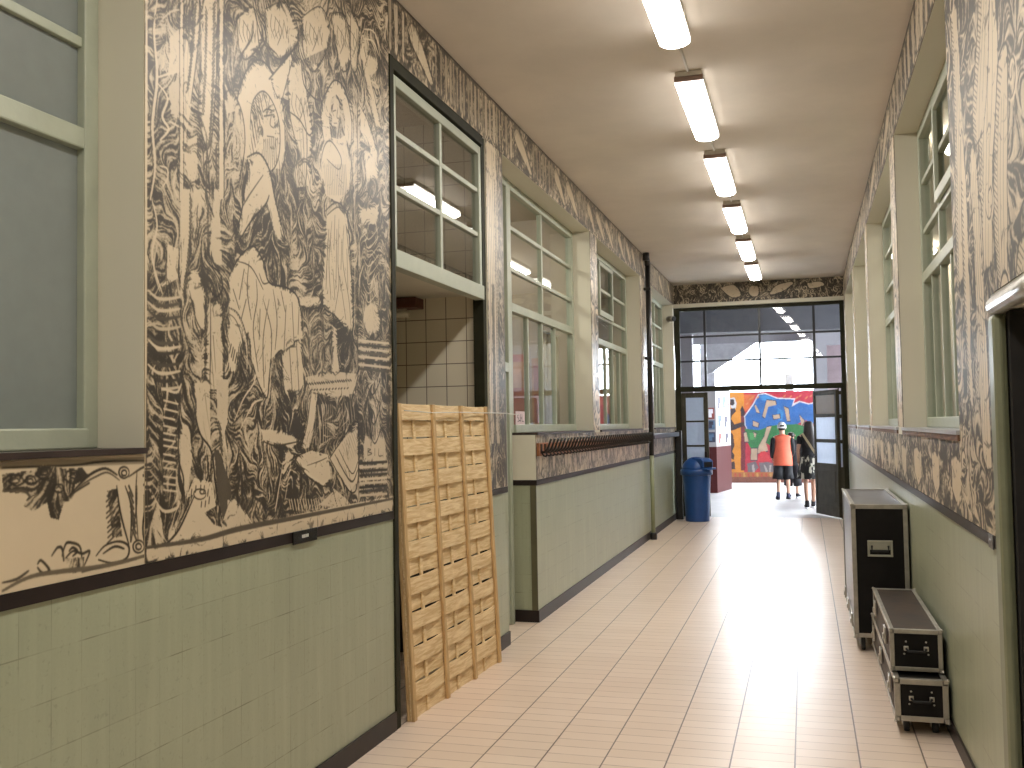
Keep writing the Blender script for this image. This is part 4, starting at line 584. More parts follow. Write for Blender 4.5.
def generic(w,h,res,seed,nfig,nscr,cell,tone,k=3.4,hf=(.5,.95),wm=(30,90)):
    cv=Canvas(w,h,res,seed,cell,k,tone);scrolls(cv,nscr,seed,(h*.06+10,h*.12+22));figures(cv,nfig,seed+1,hf,wm);return cv
def frieze(w,h,res,seed,st=1):
    cv=Canvas(w,h,res,seed,(90,45*st),3.0 if st==1 else 5,.62,(6,6*st));r=random.Random(seed);x=0
    while x<w:
        if r.random()<.14:
            L=st*r.uniform(250,420);P=np.array([(x,h*.7),(x+L*.2,h*.88),(x+L*.55,h*.7),(x+L,h*.2),(x+L*.9,h*.08),(x+L*.5,h*.3),(x+L*.15,h*.5)])/res
            cv.fill(cv.smooth(np.vstack([P,P[:1]])),.05);cv.stroke(cv.smooth(np.vstack([P,P[:1]])),10/res,.95);cv.teeth(P[:4],30,40,60,7,.9);x+=L+40
        else:
            ww=st*r.uniform(26,60);P=np.array([(x,h*.92),(x+ww,h*.92),(x+ww*.9,h*.1),(x+ww*.5,h*.03),(x+ww*.1,h*.12)])/res
            cv.fill(P,r.choice((.04,.1,.25)));cv.stroke(np.vstack([P,P[:1]]),8/res,.9);cv.stroke(np.array([(x+ww/2,h*.85),(x+ww/2,h*.2)])/res,6/res,.8);x+=ww+st*r.uniform(20,60)
    cv.stroke(np.array([(0,h-8),(w,h-8)])/res,18/res,.9,False);return cv
cv=frieze(2160,355,5,21)
mural('drawn_mural',cv,'mural_frieze_door','drawn frieze of hanging tassels directly above the open doorway',0,XL,5.052,7.21,ZH+.003,ZC-.003)
cv=frieze(10385,355,7,22,1.3)
mural('drawn_mural',cv,'mural_frieze_windows','long drawn frieze over the windows of the coat hook wall',0,XL,7.213,YE-.035,ZH+.003,ZC-.003)
cv=frieze(2705,355,6,27)
mural('drawn_mural',cv,'mural_frieze_near','drawn frieze above the frosted window',0,XL,.202,2.908,ZH+.003,ZC-.003)
cv=Canvas(420,2555,4,31,(260,40),3.0,.5)
for x,w,tn in((60,70,.05),(135,26,.75),(215,110,.04),(300,30,.8),(360,60,.12)):
    cv.fill(np.array([(x-w/2,0),(x+w/2,0),(x+w/2,2560),(x-w/2,2560)])/4,tn)
cv.fill(np.array([(0,1500),(200,1500),(200,2560),(0,2560)])/4,.03);cv.swirl(np.array([(250,300),(420,300),(420,2560),(250,2560)])/4,.55)
for i in range(9): cv.stroke(cv.smooth(np.array([(20+45*i,2500-150*(i%3)),(35+42*i,1700),(15+46*i,900),(40+40*i,250)])/4),9/4,.9)
cv.swirl(np.array([(0,0),(420,0),(420,330),(0,330)])/4,.6);cv.teeth(np.array([(210,2300),(215,400)])/4,30,40,60,7,.9)
cv.stroke(np.array([(405,0),(405,2560)])/4,22/4,.85,False)
mural('drawn_mural',cv,'mural_pillar','drawn drapery on the narrow pillar between open doorway and niche',0,XL,6.803,7.217,1.192,ZH)
for i,(a,b,lab) in enumerate([(10.45,10.83,'drawn strip on the pillar between the first two clear windows'),(13.8,14.95,'drawn strip on the pillar behind the tall black pipe')]):
    cv=generic((b-a)*1000,2150,6,40+i,1 if i==0 else 4,6,(200,50),.42,3,(.7,.95),(60,140))
    mural('drawn_mural',cv,'mural_pilaster_%d'%i,lab,0,XL,a+.003,b-.003,ZS+.002,ZH)
def shields(w,h,res,seed,step=420,tone=.55,wr=(90,140)):
    cv=Canvas(w,h,res,seed,(80,70) if wr[0]<200 else (90,180),3 if wr[0]<200 else 5,tone,(7,7) if wr[0]<200 else (9,20));scrolls(cv,int(w/300),seed,(20,60));r=random.Random(seed);x=140
    while x<w-100:
        ww=r.uniform(*wr);P=np.array([(x-ww/2,h*.8),(x-ww*.3,h*.72),(x,h*.8),(x+ww*.4,h*.76),(x+ww/2,h*.82),(x+ww*.45,h*.3),(x,h*.08),(x-ww*.45,h*.26)])/res
        cv.fill(P,.04);cv.stroke(np.vstack([P,P[:1]]),11/res,.95);cv.stroke(np.array([(x-ww*.2,h*.9),(x,h*.83),(x+ww*.25,h*.92)])/res,14/res,.9);x+=r.uniform(.8,1.2)*step
    return cv
cv=shields(9500,376,6,50,520,.42)
mural('drawn_mural',cv,'mural_dado_hooks','drawn band of blossoms and shields behind the long coat rack',0,XL,8.073,YE-.003,1.192,ZS-.022,(.60,.5,.37))
# opposite wall
cv=Canvas(2180,2915,4,61,(200,300),5.6,.6,(9,20))
figures(cv,5,62,(.18,.4),(160,330),13);figures(cv,4,66,(.2,.45),(180,380),13);scrolls(cv,26,63,(60,150))
rb=np.array([(1380,260),(1480,250),(1560,300),(1620,700),(1600,1150),(1640,1500),(1580,1560),(1480,1520),(1440,1200),(1400,800)])/4
cv.fill(rb,.03);cv.stroke(cv.smooth(np.vstack([rb,rb[:1]])),9/4,.95)
for q in(1450,1500,1545,1585): cv.stroke(cv.smooth(np.array([(q,1450),(q+25,1100),(q-10,700),(q+10,350)])/4),6/4,.85)
rb=np.array([(1760,500),(1860,520),(1900,1000),(1870,1500),(1800,1700),(1740,1400)])/4
cv.fill(rb,.04);cv.stroke(cv.smooth(np.vstack([rb,rb[:1]])),8/4,.95);cv.teeth(rb[:4],26,50,150,6,.9)
cv.swirl(np.array([(0,0),(2180,0),(2180,230),(0,230)])/4,.6)
# crop of the same drawing: beside the doorway and above it
def crop(cv,y0,y1,z0,z1):
    o=Canvas.__new__(Canvas);o.res=cv.res;o.v=cv.v;o.a=cv.a[int(z0/cv.res):int(z1/cv.res),int(y0/cv.res):int(y1/cv.res)];o.h,o.w=o.a.shape;return o
mural('drawn_mural',crop(cv,1202,2177,0,2915),'mural_opposite','tall mural of ink draperies between dark doorway and the first window beyond it',0,XR,4.002,4.977,1.192,ZC-.003)
mural('drawn_mural',crop(cv,0,1200,910,2915),'mural_over_door','ink mural above the dark doorway with rounded top trim',0,XR,2.80,3.998,2.11,ZC-.003)
cv=frieze(12615,355,7,70,2.6)
mural('drawn_mural',cv,'mural_frieze_opposite','long drawn frieze over the windows of the flight case wall',0,XR,4.98,YE-.035,ZH+.003,ZC-.003)
cv=shields(12615,376,6,71,760,.56,(330,480))
mural('drawn_mural',cv,'mural_dado_opposite','drawn band of shields below the windows of the flight case wall',0,XR,4.98,YE-.003,1.192,ZS-.052)
for i,(a,b) in enumerate(RP):
    cv=generic((b-a)*1000,2150,6,80+i,2,5,(220,60),.25,3,(.7,.95),(60,120))
    mural('drawn_mural',cv,'mural_opposite_strip_%d'%i,'drawn strip on the '+['first','second','third','last'][i]+' pillar counted from the dark doorway along the flight case wall',0,XR,a+.003,b-.003,ZS+.002,ZH)
cv=Canvas(2870,335,4,90,(70,70),3,.7);scrolls(cv,26,91,(25,60))
for P in([(820,250),(1060,285),(1180,110),(1050,60),(930,130)],[(1300,230),(1390,260),(1480,225),(1470,90),(1390,60),(1310,100)],[(1640,80),(1760,230),(2000,290),(2050,240),(1840,110)],[(2280,250),(2500,265),(2560,190),(2330,150)]):
    q=np.array(P)/4;q=cv.smooth(np.vstack([q,q[:1]]));cv.fill(q,.06);cv.stroke(q,12/4,.95)
mural('drawn_mural',cv,'mural_end','dark drawn frieze across the corridor end over the glazed partition',1,YE,XL+.005,XR-.005,3.77,ZC-.003)
# ---- graffiti wall
def graffiti():
    res=12;w,h=int(6200/res),int(2500/res);a=np.zeros((h,w,3));rng=np.random.default_rng(3)
    cv=Canvas.__new__(Canvas);cv.res=res;cv.w=w;cv.h=h
    a[:]=(.58,.03,.06)
    def poly(c,flat):
        b,m=cv.mask(np.array(flat,float).reshape(-1,2)/res)
        if b is not None:a[b]=np.where(m[...,None],np.array(c),a[b])
    r=random.Random(8)
    for i in range(26):
        x=r.uniform(2900,6100);z=r.uniform(300,2300);poly(r.choice([(.04,.17,.5),(.03,.22,.06),(.85,.32,.02),(.62,.45,.3)]),[x,z,x+r.uniform(150,400),z+r.uniform(-150,200),x+r.uniform(100,300),z+r.uniform(150,400),x-100,z+200])
    for c,sw,flat in GRAF:
        if abs(c[0]-.62)<.001 and abs(c[1]-.45)<.001:
            q=np.array(flat,float).reshape(-1,2);m=q.mean(0);d=q-m;L=np.hypot(d[:,0],d[:,1])[:,None];poly((.02,.03,.08),(m+d*(1+26/np.maximum(L,1))).ravel())
        poly(c,flat)
    a*=.37*(1+.25*(vnoise(h,w,9,9,rng)[...,None]-.5));a+=.03*(rng.random((h,w,1))-.5)
    p=np.pad(a,((1,1),(1,1),(0,0)),mode='edge');a=.6*a+.1*(p[:-2,1:-1]+p[2:,1:-1]+p[1:-1,:-2]+p[1:-1,2:])
    im=bpy.data.images.new('graffiti',w,h,alpha=False,float_buffer=True);im.colorspace_settings.name='Non-Color'
    px=np.ones((h,w,4),np.float32);px[...,:3]=np.clip(a,0,1);im.pixels.foreach_set(px.ravel());im.update();im.pack();return im
m,nt,b=newmat('graffiti_paint');n=N(nt);t=n('ShaderNodeTexImage');t.image=graffiti();t.extension='EXTEND'
nt.links.new(t.outputs[0],b.inputs['Base Color']);b.inputs['Roughness'].default_value=.45
mb=MB();X0,X1=-2.6,3.6
mb.box(X0,X1,28.005,28.2,0,2.5,mi=1)
mb.quad([(X0,28.0,0.001),(X1,28.0,0.001),(X1,28.0,2.5),(X0,28.0,2.5)],mi=0)
o=mb.build('graffiti_wall',[m,M_conc]);tag(o,'yard wall covered in blue, green and red graffiti letters beyond the doors','graffiti wall')
o=MB().box(-.5,-.28,28.04,28.18,2.502,2.97).build('vent_box',mat('vent_grey',(.33,.31,.29),.6),None,.01);tag(o,'small grey box standing on top of the graffiti wall','vent box')
# ================================================================== CEILING LIGHTS
M_lamp=emat('lit_tube_diffuser',(1.0,.95,.88),LAMP)
M_lampside=emat('lit_prismatic_side',(1,.95,.88),LAMP*.12)
M_white=mat('white_enamel',(.7,.66,.58),.4,var=.05)
M_cap=mat('lamp_end_cap',(.35,.24,.2),.5)
def ceiling_light(loc,label):
    o=thing('ceiling_light',label,'ceiling light',loc,0,'tube lights along the corridor ceiling')
    L=.70
    MB().box(-.092,.092,-L,L,-.05,-.001).build('lamp_housing',M_white,o,.006)
    pr=[(.098*math.cos(t),-.075+.045*math.sin(t)) for t in np.linspace(PI,2*PI,11)]
    pr=[(-.095,-.05)]+pr+[(.095,-.05)]
    d=MB().prism(pr,-L+.012,L-.012,1).build('lamp_diffuser',[M_lamp,M_lampside],o)
    for q in d.data.polygons: q.material_index=1 if abs(q.normal.z)<.6 or q.normal.z>0 else 0
    for s in(-1,1):
        e=MB();e.box(-.1,.1,min(s*L,s*(L-.018)),max(s*L,s*(L-.018)),-.075,-.03);e.build('lamp_end_cap',M_cap,o,.008)
    for s in(-.35,.35): MB().box(-.1,.1,s-.012,s+.012,-.06,-.03).build('lamp_clip',M_white,o)
    return o
names=['ceiling light cut by the photo top, first of the lit row','second ceiling light of the row, seen whole below the cut one','third ceiling light of the lit row','fourth ceiling light of the lit row','fifth ceiling light, last but one before the glazed partition','sixth ceiling light, last of the row before the glazed partition']
ys=[5.45,7.58,9.68,11.82,13.98,16.02]
l0=ceiling_light((-.715,ys[0],ZC),names[0])
for y,nm in zip(ys[1:],names[1:]): dup(l0,(-.715,y,ZC),None,nm)
for y,nm in((3.3,'overhead ceiling light just out of the photo, first behind the cut one'),(1.15,'overhead ceiling light near the viewer'),(-1.0,'added unseen ceiling light behind the viewer, brightening the near window jamb')): dup(l0,(-.715,y,ZC),None,nm)  # rearmost light is unseen, added to brighten the near jamb
c=MB()
for a,b in zip([3.3]+ys[:-1],ys): c.tube([(-.715,a+.72,ZC-.012),(-.715,b-.72,ZC-.012)],.010,6)
tag(c.build('cable_conduit',M_white),'thin pale conduit on the ceiling linking the tube lights','conduit',kind='structure')
# room lamps behind glass
M_lamp2=emat('room_lamp',(1,.93,.82),24)
def room_lamp(loc,label):
    o=thing('room_lamp',label,'ceiling lamp',loc,0)
    MB().lathe([(.04,0),(.05,-.02),(.05,-.05)],n=16).build('lamp_base',M_white,o)
    MB().lathe([(.28,-.05),(.31,-.08),(.27,-.13),(.15,-.16),(.01,-.17)],n=24).build('lamp_shade',M_lamp2,o)
    return o
room_lamp((-3.4,9.0,3.948),'round lamp on the classroom ceiling seen through the window with the sign')
room_lamp((-3.9,13.9,3.948),'round lamp on the classroom ceiling beyond the black pipe')
room_lamp((1.42,8.6,3.948),'added round lamp lighting the room behind the flight case wall, nearer one')  # lamps of the opposite room are added to brighten its wall through the panes
room_lamp((1.42,14.0,3.948),'added round lamp lighting the room behind the flight case wall, farther one')
# classroom contents seen through glass
M_pink=mat('pink_poster',(.62,.28,.24),.6,var=.25,scale=3);M_peach=mat('peach_poster',(.70,.42,.28),.6,var=.2,scale=4)
def poster(x0,x1,y,z0,z1,m,label):
    o=thing('poster',label,'poster',((x0+x1)/2,y,z0),0,'posters on the classroom walls')
    w=(x1-x0)/2;h=z1-z0
    MB().box(-w,w,-.006,0,0,h).build('poster_sheet',m,o)
    MB().box(-w*.8,w*.8,-.008,-.006,h*.55,h*.9).box(-w*.8,w*.1,-.008,-.006,h*.1,h*.5).build('poster_print',M_peach if m is M_pink else M_pink,o)
poster(-3.55,-2.93,10.595,1.62,2.45,M_pink,'pink poster in the classroom, left of two seen through the window with the sign')
poster(-2.90,-2.68,10.595,1.60,2.40,M_peach,'peach poster in the classroom beside the pink one, seen through the window with the sign')
poster(-3.75,-3.40,17.69,1.3,2.6,M_pink,'pink poster at the far end of the classroom by the black pipe')
M_cur=mat('cream_curtain',(.62,.52,.38),.8,var=.1)
def curtain(x,y0,y1,label):
    v=[];f=[];n=60
    mb=MB();b=0
    for i in range(n+1):
        t=i/n;y=y0+(y1-y0)*t;xx=x+.03*math.sin(t*(y1-y0)*38)
        for z in(1.62,2.6): mb.v.append((xx,y,z))
    for i in range(n): mb.face((2*i,2*i+2,2*i+3,2*i+1),sm=True)
    o=thing('curtain',label,'curtain',(x,y0,2.6),0)
    c=mb.build('curtain_cloth',M_cur,o);c.location=(-x,-y0,-2.6);so=c.modifiers.new('s','SOLIDIFY');so.thickness=.006
    MB().tube([(0,-.03,.02),(0,y1-y0+.03,.02)],.012,8).build('curtain_rod',M_white,o)
curtain(-2.56,9.75,10.42,'cream curtain drawn aside in the window with the paper sign')
curtain(-2.56,13.0,13.75,'cream curtain in the window before the black pipe')
# ================================================================== WOVEN FENCE SCREEN
def woven():
    b0=Vector((-2.162,5.205,0));w=Vector((.06,1.51,0)).normalized();up=Vector((-.078,0,1.785)).normalized();nrm=w.cross(up).normalized()
    o=thing('woven_fence_screen','tall pale woven timber fence screen leaning in the open doorway','fence screen',tuple(b0))
    M=Matrix((w,up,nrm)).transposed().to_4x4()       # local: x width, y height, z outwards to the corridor
    Wd,Ht=1.47,1.786;bat=[0.02,.51,.98,1.45]
    mw=wood_mat('fence_slat_wood',(.84,.67,.41),(.62,.43,.21),(14,1.1,14),4);mb_=wood_mat('fence_batten_wood',(.66,.46,.23),(.46,.29,.13),(14,14,1.1),4)
    R=random.Random(2)
    nrow=18;rh=Ht/nrow
    for i in range(nrow):
        z0=i*rh+R.uniform(-.001,.002);z1=(i+1)*rh+R.uniform(-.003,.002);sg=1 if i%2==1 else -1
        m=MB();nx=60;th=.0045;sl0,sl1=R.uniform(-.004,.004),R.uniform(-.004,.004)
        rows=[]
        for k in range(nx+1):
            x=.004+(Wd-.008)*k/nx
            d=0
            for a,b in zip(bat[:-1],bat[1:]):
                if a<=x<=b: d=math.sin(PI*(x-a)/(b-a))
            off=sg*(.0115*d**.8)+.001*math.sin(7*x+i)
            sl=sl0+(sl1-sl0)*k/nx
            belly=.004*sg*d
            for y,zz in((z0+sl-belly*.3,off-th),(z1+sl-belly,off-th),(z1+sl-belly,off+th),(z0+sl-belly*.3,off+th)): m.v.append(tuple(M@Vector((x,y,zz))))
        for k in range(nx):
            for q in range(4): m.face((4*k+q,4*k+4+q,4*k+4+(q+1)%4,4*k+(q+1)%4))
        m.face((0,1,2,3));e=4*nx;m.face((e+3,e+2,e+1,e))
        tag(m.build('woven_slat',mw,o))
    for a,b in zip(bat[:-1],bat[1:]):
        x=(a+b)/2-.02;MB().box(x-.017,x+.017,.004,Ht-.006,-.005,.005,M).build('weaving_lath',mw,o,.001)
    for i,x in enumerate(bat):
        MB().box(x-.02,x+.02,0,Ht+.002,.0065,.024,M).build('fence_batten',mb_,o,.003)
        MB().box(x-.02,x+.02,0,Ht+.002,-.024,-.0065,M).build('fence_batten',mb_,o,.003)
    return o
woven()
# string from the screen to the sign in the window
M_string=mat('white_string',(.75,.73,.68),.7)
c=MB();c.tube([(-2.19,5.23,1.745),(-2.172,5.6,1.735),(-2.165,6.1,1.742),(-2.150,6.69,1.742),(-2.160,6.8,1.7435),(-2.17,7.2,1.744),(-2.19,7.3,1.742),(-2.33,8.06,1.745),(-2.372,8.12,1.75)],.0035,6)
tag(c.build('string',M_string),'white string tied from the woven screen across the pillar to the window','string')
o=thing('paper_sign','small pinkish paper sign in the lower corner of the clear window','sign',(-2.368,8.24,1.655))
MB().box(-.0015,.0015,-.14,.14,0,.12).build('sign_paper',mat('pink_paper',(.72,.58,.6),.6,var=.05),o)
m=MB()
for a in((-.09,.03,-.05,.035),(-.09,.06,-.055,.066),(-.09,.085,-.05,.092),(-.055,.03,-.049,.062),(-.09,.06,-.084,.09),(.0,.03,.007,.095),(.045,.03,.052,.095),(.06,.03,.1,.037)): m.box(.0015,.0025,a[0],a[2],a[1],a[3])
m.box(.0015,.0025,-.055,.007,.035,.043).box(.0015,.0025,.007,.045,.058,.066);m.build('sign_mark',mat('sign_ink',(.05,.04,.07),.6),o)
# fixture in vestibule
o=thing('wall_lamp','unlit tube lamp with brown housing under the soffit inside the open doorway','wall lamp',(-2.98,6.72,2.45))
MB().box(-.45,.30,-.09,.075,.07,.145).build('lamp_housing',mat('brown_lamp_wood',(.11,.035,.02),.5),o,.006)
c=MB();c.tube([(-.44,-.02,.03),(.22,-.02,.03)],.026,12);c.box(-.4,.2,-.03,-.01,.03,.08);c.build('lamp_tube',mat('lamp_tube_glass',(.7,.66,.52),.25),o)
# plates on the band
o=thing('name_plate','small black name plate with pale lettering on the band under the large mural','name plate',(XL+.008,4.03,1.165))
MB().box(.0005,.008,-.11,.11,-.03,.028).build('plate_body',mat('black_plate',(.008,.008,.009),.25),o,.002)
m=MB();x=-.035
for w_ in(.008,.005,.01,.006,.008,.004,.009): m.box(.008,.009,x,x+w_*.7,-.006,.008);x+=w_+.002
m.build('plate_lettering',mat('plate_white',(.7,.7,.66),.5),o)
o=thing('steel_plate','small grey steel plate on the dark band by the dark doorway','plate',(XR-.008,4.22,1.167))
MB().box(-.006,-.0005,-.045,.045,-.028,.028).build('plate_body',mat('grey_steel',(.2,.2,.21),.35,.6),o,.002)
MB().lathe([(.012,0),(.010,.004),(.004,.006)],n=12,M=Matrix.Rotation(-PI/2,3,'Y')).build('plate_bolt',mat('bolt_steel',(.4,.4,.42),.3,.9),o,loc=(-.006,0,0))
# ================================================================== COAT RACK
M_black=mat('black_iron',(.012,.011,.011),.35,var=.2)
o=thing('coat_rack','long brown wall rail with many black coat hooks below the clear windows','coat rack',(XL+.006,8.08,1.39))
MB().box(0,.022,0,6.0,0,.11).build('rack_rail',wood_mat('rack_wood',(.33,.13,.055),(.22,.08,.03),(9,1,9),5,.45),o,.004)
h=MB();h.box(.022,.03,-.016,.016,.02,.1)
h.tube([(.028,0,.035),(.05,0,.03),(.075,0,.05),(.098,.0,.105),(.112,0,.145)],[.009,.010,.010,.009,.011],8)
h.tube([(.028,0,.03),(.045,0,.0),(.065,0,-.004),(.075,0,.016)],[.008,.008,.008,.010],8)
hk=h.build('coat_hook',M_black,o,loc=(0,.07,0))
for i in range(1,46):
    c=hk.copy();COL.objects.link(c);c.location=(0,.07+.1305*i,0)
# ================================================================== PIPE, RAIL, POST
o=thing('wall_pipe','black vertical pipe running from ceiling to floor beside the coat rack','pipe',(-2.125,14.2,0))
MB().tube([(0,0,1.2),(0,0,3.95)],.036,14).build('black_pipe',M_black,o)
MB().tube([(0,0,.08),(0,0,1.2)],.030,14).build('green_pipe',mat('green_pipe_paint',(.30,.33,.2),.4),o)
MB().lathe([(.05,0),(.05,.08),(.036,.1)],n=14).build('pipe_foot',M_black,o)
c=MB();c.tube([(0,0,3.95),(0,-.03,4.02),(.0,-.12,4.05)],.042,12);c.build('pipe_elbow',M_black,o)
MB().tube([(0,-.12,4.0),(0,-.12,4.108)],.045,12).build('pipe_stub',M_black,o)
for z in(1.5,2.6,3.6): MB().box(-.06,.04,-.045,.045,z-.02,z+.02).build('pipe_bracket',M_black,o,.004)
o=thing('barrier_post','black steel post with a long wall rail behind the blue bin','barrier',(-2.115,17.30,0))
MB().box(-.055,.055,-.05,.05,0,1.53).build('post',M_black,o,.006)
MB().box(-.03,.02,-3.0,-.05,1.43,1.51).build('rail',M_black,o,.01)
for y in(-2.8,-1.5,-.4): MB().box(-.068,-.03,y-.03,y+.03,1.44,1.5).build('rail_bracket',M_black,o)
MB().box(-.06,.06,-.06,.06,0,.02).build('post_foot',M_black,o)
o=thing('security_camera','small round-headed camera fixed high beside the end partition','camera',(-2.27,17.497,3.49))
MB().box(-.04,.04,-.012,0,-.05,.05).build('camera_bracket',M_white,o,.004)
MB().tube([(0,-.01,0),(.0,-.12,.0),(.03,-.16,0)],.03,12).build('camera_arm',M_white,o)
c=MB();c.tube([(.02,-.14,0),(.12,-.24,-.01)],.05,16);c.build('camera_housing',mat('camera_grey',(.30,.27,.22),.4),o)
c=MB();c.tube([(.12,-.24,-.01),(.135,-.255,-.012)],.043,16);c.build('camera_lens',M_black,o)
# ================================================================== BLUE BIN
M_bin=mat('blue_plastic',(.016,.08,.30),.35,var=.12,scale=4,bump=.03)
o=thing('litter_bin','blue plastic domed litter bin standing before the frosted side door','bin',(-1.79,17.0,0),math.radians(-35))
MB().lathe([(.195,0),(.20,.02),(.22,.5),(.235,.76),(.24,.78)],n=36).build('bin_body',M_bin,o)
MB().lathe([(.245,.775),(.268,.785),(.27,.85),(.26,.875),(.22,.885)],n=36).build('bin_rim',M_bin,o)
dm=MB()
pr=[(.245*math.cos(t),.87+.215*math.sin(t)) for t in np.linspace(0,PI/2-.03,10)]
dm.lathe(pr,n=36);d=dm.build('bin_dome',M_bin,o)
hd=MB();hd.prism([(.02,.90),(.255,.90),(.255,1.02),(.19,1.06),(.02,1.075)],-.13,.13,1).build('bin_hood',M_bin,o,.012)
MB().box(.2555,.258,-.1,.1,.915,1.0).build('bin_opening_patch',mat('bin_shade_black',(.004,.004,.006),.8),o)  # black slab on the solid hood paints the opening's inner dark
MB().box(.15,.33,-.12,.12,.872,.9).build('bin_tray',M_bin,o,.008)
# ================================================================== FLIGHT CASES
M_alu=mat('worn_aluminium',(.50,.48,.43),.38,.75,var=.15,scale=14)
M_lam=mat('black_laminate',(.009,.008,.008),.5,spec=.2,var=.3,scale=8,bump=.05)
M_lam_sheen=mat('sheen_grey_laminate',(.10,.095,.10),.3,var=.25,scale=4)  # black laminate greyed: reflected light on side and top is in the colour
M_lamw=mat('worn_brown_laminate',(.03,.026,.024),.5,var=.3,scale=7,c2=(.07,.045,.03),spec=.2)
M_ball=mat('steel_ball_corner',(.55,.53,.48),.3,.85,var=.1)
M_rub=mat('black_rubber',(.012,.012,.012),.7)
def flight_case(name,label,x0,x1,y0,y1,H,ch,e,mats,z_off=0,handle='dish',lid=None,casters=True):
    """x0..x1, y0..y1 footprint, H top height, ch caster height, e edge width"""
    cx,cy=(x0+x1)/2,(y0+y1)/2;w,l=(x1-x0)/2,(y1-y0)/2
    o=thing(name,label,'flight case',(cx,cy,z_off),0,'flight cases against the wall')
    i=.006;zb=ch
    mb=MB()
    mb.box(-w+i,w-i,-l+i,l-i,zb+i,H-i)
    for k in range(6): mb.mi[k]=0
    ob=mb.build('case_body',list(mats),o)
    for p in ob.data.polygons:
        n=p.normal
        p.material_index=1 if abs(n.x)>.7 else 2 if n.z>.7 else 0
    tr=MB()
    for sx in(-1,1):
        for sy in(-1,1):
            a,b=sorted((sx*w,sx*(w-e)));c,d=sorted((sy*l,sy*(l-e)))
            a2,b2=sorted((sx*(w-.004),sx*(w+.001)));c2,d2=sorted((sy*(l-.004),sy*(l+.001)))
            tr.box(a,b,c2,d2,zb,H);tr.box(a2,b2,c,d,zb,H)
        for z0,z1,zz in((zb,zb+e,zb),(H-e,H,H)):
            a2,b2=sorted((sx*(w-.004),sx*(w+.001)));tr.box(a2,b2,-l,l,z0,z1)
            a,b=sorted((sx*w,sx*(w-e)));tr.box(a,b,-l,l,zz-.005 if zz==H else zz,zz+.001 if zz==H else zz+.005)
    for sy in(-1,1):
        for z0,z1,zz in((zb,zb+e,zb),(H-e,H,H)):
            c2,d2=sorted((sy*(l-.004),sy*(l+.001)));tr.box(-w,w,c2,d2,z0,z1)
            c,d=sorted((sy*l,sy*(l-e)));tr.box(-w,w,c,d,zz-.005 if zz==H else zz,zz+.001 if zz==H else zz+.005)
    if lid:
        tr.box(-w-.001,-w+.004,-l,l,lid-.018,lid-.002);tr.box(-w-.001,-w+.004,-l,l,lid+.002,lid+.018)
    tr.build('edge_trim',M_alu,o,.0015)
    first=None
    for sx in(-1,1):
        for sy in(-1,1):
            for z in(zb,H):
                if first is None:
                    c=MB();r=e*.85
                    c.box(0,.004,0,r,0,r).box(0,r,0,.004,0,r).box(0,r,0,r,0,.004)
                    c.lathe([(.001,-.3*r),(r*.35,-.12*r),(r*.42,.15*r),(r*.3,.4*r)],(r*.2,r*.2,r*.05),10)
                    first=c.build('ball_corner',M_ball,o,.002);q=first
                else: q=first.copy();COL.objects.link(q)
                q.location=(sx*(w+.003),sy*(l+.003),z+(.003 if z==H else -.003));q.scale=(-sx,-sy,-1 if z==H else 1)
    if handle=='dish':
        hz=.735;hw,hh=.085,.058
        d=MB()
        d.box(-hw,hw,-l-.006,-l+.004,hz+hh-.016,hz+hh).box(-hw,hw,-l-.006,-l+.004,hz-hh,hz-hh+.016).box(-hw,-hw+.016,-l-.006,-l+.004,hz-hh+.016,hz+hh-.016).box(hw-.016,hw,-l-.006,-l+.004,hz-hh+.016,hz+hh-.016)
        d.box(-hw+.016,hw-.016,-l+.001,-l+.0065,hz-.01,hz+hh-.016)
        d.build('handle_dish',mat('zinc_dish',(.55,.55,.47),.35,.7),o,.003)
        MB().tube([(-.055,-l-.003,hz+.02),(-.055,-l-.018,hz-.018),(.055,-l-.018,hz-.018),(.055,-l-.003,hz+.02)],.007,8).build('handle_grip',M_rub,o)
    else:
        hz=(zb+H)/2+.01
        for sx in(-1,1):
            d=MB();d.box(sx*.05-.012,sx*.05+.012,-l-.006,-l+.006,hz-.012,hz+.012)
            for q in((.05,.035),(.06,-.03)): d.lathe([(.006,0),(.005,.004)],(sx*q[0],-l+.004,hz+q[1]),8,M=Matrix.Rotation(PI/2,3,'X'))
            d.build('handle_bracket',M_ball,o,.002)
        MB().tube([(-.05,-l-.004,hz),(-.04,-l-.02,hz-.012),(.04,-l-.02,hz-.012),(.05,-l-.004,hz)],.007,8).build('handle_grip',M_rub,o)
    zl=lid or (zb+(H-zb)*.62)
    for yy in([-l*.72,0,l*.72] if l>.8 else [-l*.6,l*.6]):
        MB().box(-w-.012,-w-.001,yy-.045,yy+.045,zl-.045,zl+.045).box(-w-.02,-w-.012,yy-.02,yy+.02,zl-.03,zl+.005).build('latch',M_ball,o,.003)
